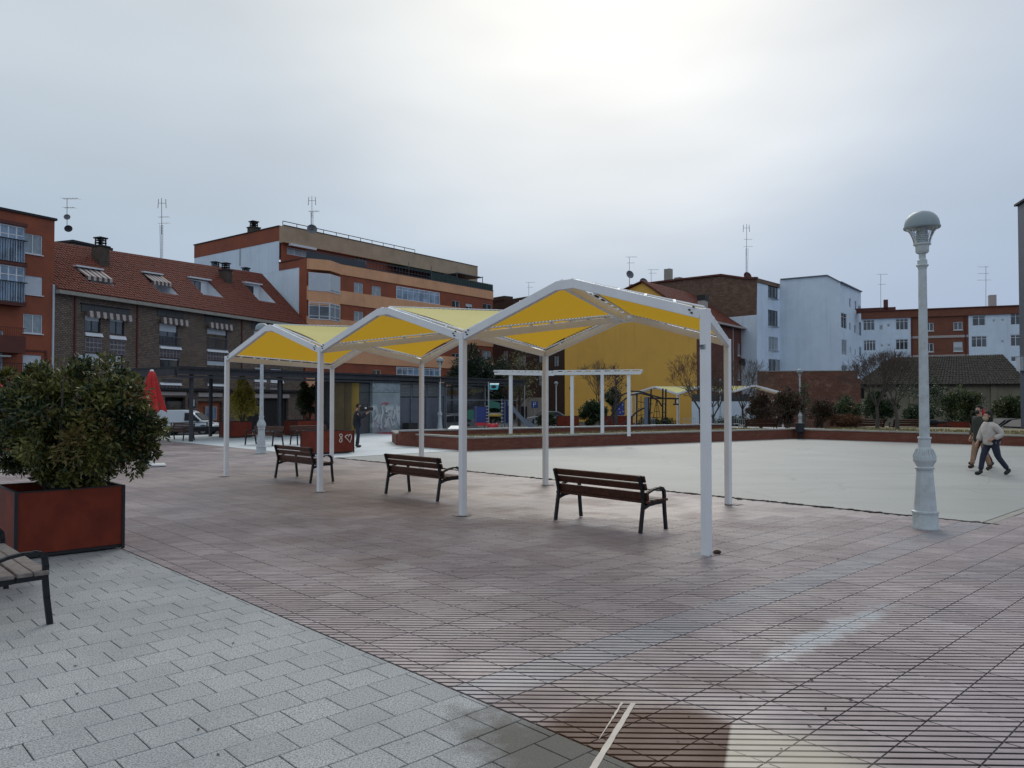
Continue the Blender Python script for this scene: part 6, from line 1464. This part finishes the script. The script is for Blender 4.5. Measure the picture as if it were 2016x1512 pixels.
for j in range(7): a=pp(957,800+j*6); b=pp(963,800+j*6); tw('rung',[a-Vector((0,.1,0)),b-Vector((0,.1,0))],.03,'rail_steel',T_,5)
for j in range(7): a=pp(986,795+j*7); b=pp(991,795+j*7); tw('rung',[a-Vector((0,.1,0)),b-Vector((0,.1,0))],.03,'rail_steel',T_,5)
mb=MB(); pts=[pp(1000,797),pp(1009,806),pp(1018,818),pp(1028,829),pp(1038,838),pp(1050,844)]
for a,b in zip(pts,pts[1:]):
    mb.prism([a-Vector((0,.35,0)),b-Vector((0,.35,0)),b+Vector((0,.35,0)),a+Vector((0,.35,0))],Z*-.05)
    for s in (-.35,.35): mb.prism([a+Vector((0,s,0)),b+Vector((0,s,0)),b+Vector((0,s,.3)),a+Vector((0,s,.3))],(0,.05,0))
mb.build('slide',M['slide'],T_)
tw('post',[Vector((pp(1003,790).x,d,zg)),pp(1003,770)],.09,'blue_plastic',T_,8)
mb=MB(); c=pp(995,812); mb.box((c.x,d+.4,c.z),(.55,.06,1.3)); mb.build('panel',M['blue_plastic'],T_,label='dark blue panel beside the slide')
root=thing('rocking_toy','red rocking toy on the ground in front of the climbing tower','play equipment',(pp(970,845).x,d-2,0)); c=pp(970,841,-2); mb=MB(); mb.ball(c,.27,12,7,(1.0,.6,.75)); mb.ball(c+Vector((.2,0,.1)),.14,10,6); mb.ball(c+Vector((-.2,0,.1)),.14,10,6); mb.build('body',M['red_plastic'],root); tw('spring',[Vector((c.x,c.y,-.05)),c],.06,'grey_steel',root)
c1,c2,c3,c4=AT(874,851,34.5),AT(905,851,34.5),AT(908,838,36),AT(888,838,36)
root=thing('white_board','white sloping board lying on the terrace end near the kiosk','board',c1); mb=MB(); mb.prism([c1,c2,c3,c4],Z*-.06); mb.build('board',M['white_metal'],root)
# red rubber patch on the pale floor
sheet('rubber_surface',[G(735,853.5),G(782,855.5),G(782,851.5),G(760,851.5)],.003,M['red_plastic'])
# climbing arch frame
d=46
C_=thing('climbing_frame','dark arched climbing frame with nets and a starry blue board','play equipment',(pp(1260,850).x,d,0))
def arc(pts,dd,nm='arch'): tw(nm,[pp(x,y,dd) for x,y in pts],.05,'dark_steel',C_,6)
arc([(1190,843),(1207,812),(1222,793),(1240,778),(1260,774),(1280,779),(1297,790),(1303,800)],0)
arc([(1209,795),(1225,778),(1240,770),(1262,771),(1285,779),(1305,784)],1.5)
arc([(1209,795),(1206,815),(1208,830),(1205,845)],1.5,'post')
for x,y0,y1 in ((1282,766,845),(1305,765,845),(1311,766,845),(1277,782,845),(1254,775,843)): arc([(x,y0),(x-1 if x!=1282 else x-4,y1)],.3,'post')
arc([(1279,784),(1336,785)],.3,'beam'); arc([(1310,784),(1336,785)],.3,'beam')
mb=MB(); a,b=pp(1268,782,.3),pp(1276,840,.3); mb.box(((a.x+b.x)/2,d+.3,(a.z+b.z)/2),(b.x-a.x,.06,a.z-b.z)); mb.build('panel',M['slide'],C_)
mb=MB(); mb.prism([pp(1215,798),pp(1230,790),pp(1230,815),pp(1228,818),pp(1215,818)],(0,.05,0)); bb=mb.build('board',M['blue_plastic'],C_,label='dark blue board with pale stars')
for x,y in ((1226,797),(1219,805),(1221,812),(1227,810)):
    c=pp(x,y,-.03); mb=MB(); pts=[]
    for j in range(10): a=math.pi*j/5; r_=.055 if j%2==0 else .022; pts.append(c+Vector((r_*math.sin(a),0,r_*math.cos(a))))
    mb.prism(pts,(0,.02,0)); mb.build('star',M['stripe'],bb)
mb=MB()
for x0,y0,x1,y1 in ((1293,785,1286,822),(1293,785,1300,822),(1286,822,1300,822),(1288,810,1298,810),(1290,798,1296,798),(1293,785,1293,830),(1256,790,1276,795),(1256,805,1276,805),(1256,818,1276,815),(1257,830,1276,828),(1262,780,1262,840),(1269,785,1269,840)): mb.tube([pp(x0,y0,.3),pp(x1,y1,.3)],.018,4)
mb.build('rope_net',M['rope'],C_,kind='stuff')
arc([(1240,825),(1252,812),(1268,803)],0,'bar'); arc([(1222,838),(1236,828),(1245,822)],0,'bar')
for y in (795,812,828):
    for x in (1281,1309): mb=MB(); mb.ball(pp(x,y,.2),.10,8,5,(1.2,1,.4)); mb.build('foothold',M['dark_steel'],C_)
arc([(1330,786),(1330,795)],.3,'hanger'); arc([(1325,796),(1336,796)],.3,'hanger')
# chairs and rails by the playground
CHL=['metal chair at the left foot of the climbing frame net','metal chair just right of the one at the net, under the frame beam','metal chair left of the bare orange tinged tree','metal chair touching the trunk of the bare orange tinged tree','metal chair left of the brown terrace bush, nearer the posts','metal chair directly beside the brown twiggy terrace bush']
for i,(px,dd) in enumerate(((1272,52),(1285,53),(1352,54),(1365,54),(1450,55),(1462,52))):
    q=AT(px,845,dd); root=thing('terrace_chair',CHL[i],'chair',(q.x,dd,-.2),'metal chairs beyond the playground')
    mb=MB(); mb.box((q.x,dd,.25),(.42,.42,.03)); mb.build('seat',M['rail_steel'],root); mb=MB()
    for j in range(4): mb.tube([(q.x-.18+.12*j,dd+.2,.27),(q.x-.18+.12*j,dd+.24,.66)],.012,4)
    mb.tube([(q.x-.2,dd+.24,.66),(q.x+.2,dd+.24,.66)],.015,4); mb.build('backrest',M['rail_steel'],root)
    for a in(-.19,.19):
        for b in(-.19,.19): mb=MB(); mb.tube([(q.x+a,dd+b,-.2),(q.x+a,dd+b,.25)],.014,5); mb.build('leg',M['rail_steel'],root)
# blue parking sign
q=AT(1053,795,62); root=thing('parking_sign','blue square road sign on a thin pole right of the slide','road sign',(q.x,62,GZ)); tw('pole',[Vector((q.x,62,GZ)),q+Z*.2],.03,'rail_steel',root)
a,b=AT(1046,790,61.9),AT(1059,803,61.9); mb=MB(); mb.box(((a.x+b.x)/2,61.9,(a.z+b.z)/2),(b.x-a.x,.03,a.z-b.z)); sgp=mb.build('plate',M['sign_blue'],root)
mb=MB(); cx,cz=(a.x+b.x)/2,(a.z+b.z)/2; mb.tube([(cx-.08,61.87,cz-.17),(cx-.08,61.87,cz+.17),(cx+.06,61.87,cz+.16),(cx+.10,61.87,cz+.08),(cx+.05,61.87,cz),(cx-.08,61.87,cz)],.022,5); mb.build('symbol',M['frame_white'],sgp)
q=AT(1033,740,64); root=thing('post','thin grey pole between the slide and the parking sign','pole',(q.x,64,GZ)); tw('pole',[Vector((q.x,64,GZ)),AT(1033,758,64)],.04,'rail_steel',root)
root=thing('wall_sign','tiny dark sign on the left part of the yellow gable wall','sign',(AT(1123,764,90).x,90,2)); s_,z_=FY.hit(1124,764); mb=MB(); FY.box(mb,s_-.2,s_+.2,z_-.12,z_+.12,.01,.06); mb.build('plate',M['ink'],root)
# small stones and leaves lying about
def bits(n,fn,rmin,rmax,m_,name,label,cat):
    mb=MB()
    for i in range(n):
        p=fn(); r_=random.uniform(rmin,rmax); a=random.uniform(0,3.1); R=Matrix.Rotation(a,3,'Z'); mb.add([p+R@Vector(v)*r_ for v in ((-1,0,.08),(-.3,.45,.2),(.6,.4,.1),(1,0,.3),(.4,-.45,.12),(-.5,-.4,.25))],[(0,1,2,3,4,5)])
    o=mb.build(name,m_,fix=False); return tag(o,label,cat,kind='stuff')
M['dead_leaf']=mat('dead_leaf',(.06,.035,.02),.9,.4,8,bmp=0)
bits(70,lambda:G(random.uniform(-50,2060),790+random.uniform(75,700)**1.0,0)+Z*.004,.006,.019,M['dead_leaf'],'fallen_leaves','dead leaves and crumbs scattered over the plaza floor','leaf litter')
M['mortar']=mat('mortar_smear',(.40,.38,.38),.9,.25,12,bmp=.4,bscale=60)
mb=MB(); rr=random.Random(8)
feet=[P4-U*(4.56*k) for k in range(4)]+[P4-U*(2.28*k)+W*4.3 for k in (1,3,5,7)]+[lp]
for f_ in feet:
    for (rad_,kk) in ((.17,14),(.10,10)):
        o=Vector((rr.uniform(-.07,.10),rr.uniform(-.05,.05),0)); vs=[f_+o+Vector((math.cos(6.283*k/kk),math.sin(6.283*k/kk)*.8,0))*rad_*rr.uniform(.55,1.25)+Z*(.0025 if rad_<.15 else .0016) for k in range(kk)]; mb.add(vs,[tuple(range(kk))])
tag(mb.build('mortar_smears',M['mortar'],fix=False),'pale mortar smears on the tiles around the feet of the canopy posts','mortar',kind='stuff')
q=G(1412,1090); mb=MB(); mb.ball(q+Z*.02,.035,8,5,(1.5,1,.7)); tag(mb.build('stone',M['dead_leaf']),'small dark stone lying at the foot of the nearest canopy post','stone')
# ------------------------------------------------ people
def skin_obj(name,pts,edges,rad,m_,parent,root=0,sub=1):
    me=bpy.data.meshes.new(name); me.from_pydata([tuple(p) for p in pts],edges,[]); o=bpy.data.objects.new('tmp',me); COL.objects.link(o)
    sk=o.modifiers.new('s','SKIN'); sk.use_smooth_shade=True
    for i,r_ in enumerate(rad):
        v=me.skin_vertices[0].data[i]; v.radius=r_ if isinstance(r_,tuple) else (r_,r_); v.use_root=(i==root)
    ss=o.modifiers.new('u','SUBSURF'); ss.levels=ss.render_levels=sub
    dg=bpy.context.evaluated_depsgraph_get(); m2=bpy.data.meshes.new_from_object(o.evaluated_get(dg)); m2.name=name; bpy.data.objects.remove(o)
    m2.materials.clear(); m2.materials.append(m_)
    for p in m2.polygons: p.use_smooth=True
    r=bpy.data.objects.new(name,m2); link(r,parent); return r
M['skin']=mat('skin',(.42,.24,.17),.55,.06,8,bmp=0)
def cloth(n,c): 
    if n not in M: M[n]=mat(n,c,.85,.16,9,bmp=.5,bscale=14)
    return M[n]
def person(label,loc,rz,J,hair,jacket,trousers,shoes,mask=None,hood=None,long_coat=0,bulk=1.0,long_hair=False):
    """J: joints (x forward, y left, z up) in metres"""
    root=thing('person',label,'person',(0,0,0)); V=lambda k:Vector(J[k])
    pelvis,chest,neck,head=V('pelvis'),V('chest'),V('neck'),V('head')
    names=['pelvis','belly','chest','neck','jaw','head','crown']; pts=[pelvis,(pelvis+chest)/2,chest,neck,neck+(head-neck)*.45+Vector((.01,0,0)),head,head+Z*.09]
    rad=[(.10,.14),(.09,.125),(.10,.15),.05,.062,(.088,.075),.055]; E=[(0,1),(1,2),(2,3),(3,4),(4,5),(5,6)]
    def chain(start,ks,rs):
        p=start
        for k,r_ in zip(ks,rs): pts.append(Vector(J[k]) if isinstance(k,str) else k); rad.append(r_); E.append((p,len(pts)-1)); p=len(pts)-1
        return p
    nose=head+Vector((.105,0,-.012)); chain(5,[nose],[.014])
    for s in 'LR':
        chain(2,['sh'+s,'el'+s,'wr'+s],[.055,.042,.028])
        w_=V('wr'+s); e_=V('el'+s); dr=(w_-e_).normalized(); palm=w_+dr*.07; ip=chain(len(pts)-1,[palm],[.030]); sd=dr.cross(Vector((0,1,0))).normalized()
        for k,(o_,l_) in enumerate(((-.028,.065),(-.010,.078),(.010,.072),(.027,.055))):
            b_=palm+sd*o_+dr*.02; chain(ip,[b_+dr*l_*.5,b_+dr*l_*.85+Vector((.012,0,-.01))],[.009,.008])
        chain(ip,[palm-sd*.045+dr*.01,palm-sd*.055+dr*.04],[.011,.009])
        chain(0,['hip'+s,'kn'+s,'an'+s,'to'+s],[.075,.052,.030,.022])
    skin_obj('body',pts,E,rad,M['skin'],root)
    # jacket
    sp_=[neck-Z*.03,chest+Z*.02,(pelvis+chest)/2,pelvis-Z*.02-Z*long_coat*.5,pelvis-Z*.10-Z*long_coat]; sr=[(.085,.10),(.15,.19),(.16,.185),(.17,.195),(.165,.195)]; sr=[(a_*bulk,b_*bulk) for a_,b_ in sr]
    p2=list(sp_);r2=list(sr);e2=[(0,1),(1,2),(2,3),(3,4)]
    for s in 'LR':
        b=len(p2); p2+= [V('sh'+s),V('el'+s),V('el'+s)+(V('wr'+s)-V('el'+s))*.93]; r2+=[.088*bulk,.078*bulk,.062*bulk]; e2+=[(1,b),(b,b+1),(b+1,b+2)]
    skin_obj('jacket',p2,e2,r2,jacket,root,root=1)
    p3=[pelvis+Z*.02];r3=[(.12,.155)];e3=[]
    for s in 'LR':
        b=len(p3); p3+=[V('hip'+s),(V('hip'+s)+V('kn'+s))/2,V('kn'+s),(V('kn'+s)+V('an'+s))/2,V('an'+s)+(V('kn'+s)-V('an'+s))*.06]; r3+=[.102,.094,.074,.066,.064]; e3+=[(0,b)]+[(b+i,b+i+1) for i in range(4)]
    skin_obj('trousers',p3,e3,r3,trousers,root)
    for s in 'LR':
        an,to=V('an'+s),V('to'+s); d=(to-an); skin_obj('shoe',[an+Z*.05,an-Z*.02-d*.12,an-Z*.03+d*.35,to+d*.10],[(0,1),(1,2),(2,3)],[.056,.064,(.058,.058),(.046,.052)],shoes,root)
    h_=hair; hp=head+Z*.035-Vector((.022,0,0)); mb=MB(); mb.ball(hp,.106,14,9,(.98,.86,.98)); 
    # cut the face out of the hair
    vs=[Vector(v) for v in mb.v]; mb.v=[tuple(v if not (v.x-hp.x>.055 and v.z-hp.z<.03) else Vector((hp.x+.02,v.y*.96,v.z))) for v in vs]
    mb.build('hair',h_,root,smooth=True)
    if long_hair: mb=MB(); mb.ball(head+Vector((-.055,0,-.08)),.095,12,8,(.8,.95,1.35)); mb.build('hair',h_,root,smooth=True)
    if hood is not None: mb=MB(); mb.ball(hp-Vector((.01,0,-.01)),.125,14,9,(1,.9,1)); mb.build('hood',hood,root,smooth=True)
    for s in (-1,1): mb=MB(); mb.ball(head+Vector((.0,s*.085,-.005)),.022,7,5,(.7,.4,1.1)); mb.build('ear',M['skin'],root,smooth=True)
    for s in (-1,1): mb=MB(); mb.ball(head+Vector((.088,s*.032,.022)),.011,6,4); mb.build('eye',M['ink'],root)
    if mask is not None: mb=MB(); mb.ball(head+Vector((.055,0,-.055)),.068,10,7,(.85,.95,.9)); mb.build('face_mask',mask,root,smooth=True)
    else: mb=MB(); mb.ball(head+Vector((.093,0,-.055)),.02,8,5,(.4,1,.25)); mb.build('mouth',cloth('lips',(.25,.08,.07)),root)
    root.location=loc; root.rotation_euler=(0,0,rz); return root
K_=M['ink']; hair_d=cloth('dark_hair',(.012,.010,.010)); hair_b=cloth('brown_hair',(.03,.016,.010))
# woman in pale jacket, striding to the left
J=dict(pelvis=(0,0,.86),chest=(.03,0,1.16),neck=(.05,0,1.34),head=(.10,0,1.48),shL=(.03,.16,1.26),elL=(-.13,.22,1.02),wrL=(.08,.19,.92),shR=(.06,-.16,1.26),elR=(.12,-.21,1.02),wrR=(.24,-.17,.84),
 hipL=(-.01,.085,.82),knL=(-.10,.09,.46),anL=(-.36,.09,.13),toL=(-.26,.09,.035),hipR=(.02,-.085,.82),knR=(.17,-.09,.45),anR=(.24,-.09,.085),toR=(.38,-.09,.04))
q=G(1953,935); person('woman in a cream jacket and dark jeans walking left with her face masked',(q.x,q.y,0),math.pi+.05,J,hair_d,cloth('cream_jacket',(.47,.43,.40)),cloth('dark_jeans',(.018,.022,.045)),K_,mask=cloth('beige_mask',(.36,.30,.20)),bulk=1.14,long_hair=True,long_coat=.03)
J2=dict(pelvis=(0,0,.92),chest=(.02,0,1.25),neck=(.03,0,1.46),head=(.07,0,1.62),shL=(0,.19,1.38),elL=(-.06,.24,1.10),wrL=(.08,.22,.88),shR=(.02,-.19,1.38),elR=(-.03,-.24,1.10),wrR=(.12,-.2,.90),
 hipL=(-.01,.095,.88),knL=(.0,.10,.48),anL=(-.20,.10,.11),toL=(-.07,.10,.04),hipR=(.02,-.095,.88),knR=(.14,-.10,.50),anR=(.22,-.10,.12),toR=(.34,-.10,.10))
q=G(1932,925.5); m_=person('man in a long dark green coat and tan trousers with a black face mask',(q.x,q.y,0),math.pi+.35,J2,hair_d,cloth('olive_coat',(.030,.034,.026)),cloth('tan_trousers',(.30,.19,.12)),cloth('brown_shoe',(.04,.022,.015)),mask=K_,long_coat=.12,bulk=1.05)
J3=dict(J2); q=G(1946,920)
J3={k:(v[0],v[1],v[2]*.93) for k,v in J2.items()}
person('third walker in a red hood and wine trousers almost hidden between the couple',(q.x+.02,q.y+.3,0),math.pi,J3,hair_b,cloth('wine_coat',(.10,.012,.015)),cloth('wine_trousers',(.10,.02,.018)),K_,hood=cloth('red_hood',(.38,.02,.03)))
JC=dict(pelvis=(0,0,.93),chest=(-.03,0,1.27),neck=(-.01,0,1.48),head=(.06,0,1.63),shL=(.0,.19,1.40),elL=(.20,.20,1.20),wrL=(.36,.10,1.40),shR=(.02,-.19,1.40),elR=(.20,-.26,1.16),wrR=(.38,-.14,1.36),
 hipL=(.0,.09,.89),knL=(.04,.10,.48),anL=(.02,.10,.09),toL=(.16,.12,.04),hipR=(.0,-.09,.89),knR=(.05,-.10,.48),anR=(-.02,-.10,.09),toR=(.12,-.13,.04))
q=G(703,880.5); person('cameraman in dark clothes filming to the right with a shoulder camera',(q.x,q.y,0),.15,JC,hair_b,cloth('navy_jacket',(.012,.014,.022)),cloth('navy_jeans',(.014,.018,.035)),K_)
root=thing('video_camera','black shoulder video camera held by the cameraman','video camera',(0,0,0))
mb=MB(); mb.box((0,0,0),(.34,.15,.20)); bevel(mb.build('camera_body',K_,root),.02); mb=MB(); mb.tube([(.16,0,0),(.22,0,0),(.34,0,-.01)],[.06,.065,.085],12); mb.build('lens',K_,root); mb=MB(); mb.box((.36,0,.06),(.10,.18,.015)); mb.box((.05,-.08,.02),(.08,.012,.06)); mb.build('white_marking',M['frame_white'],root,kind='stuff')
mb=MB(); mb.box((.02,0,.15),(.24,.03,.03)); mb.box((-.08,0,.12),(.03,.03,.06)); mb.box((.12,0,.12),(.03,.03,.06)); mb.build('handle',K_,root,kind='stuff'); mb=MB(); mb.tube([(.1,.1,.06),(-.08,.14,.06)],.03,8); mb.build('viewfinder',K_,root)
root.location=(q.x+.30,q.y-.04,1.56); root.rotation_euler=(0,0,.15)
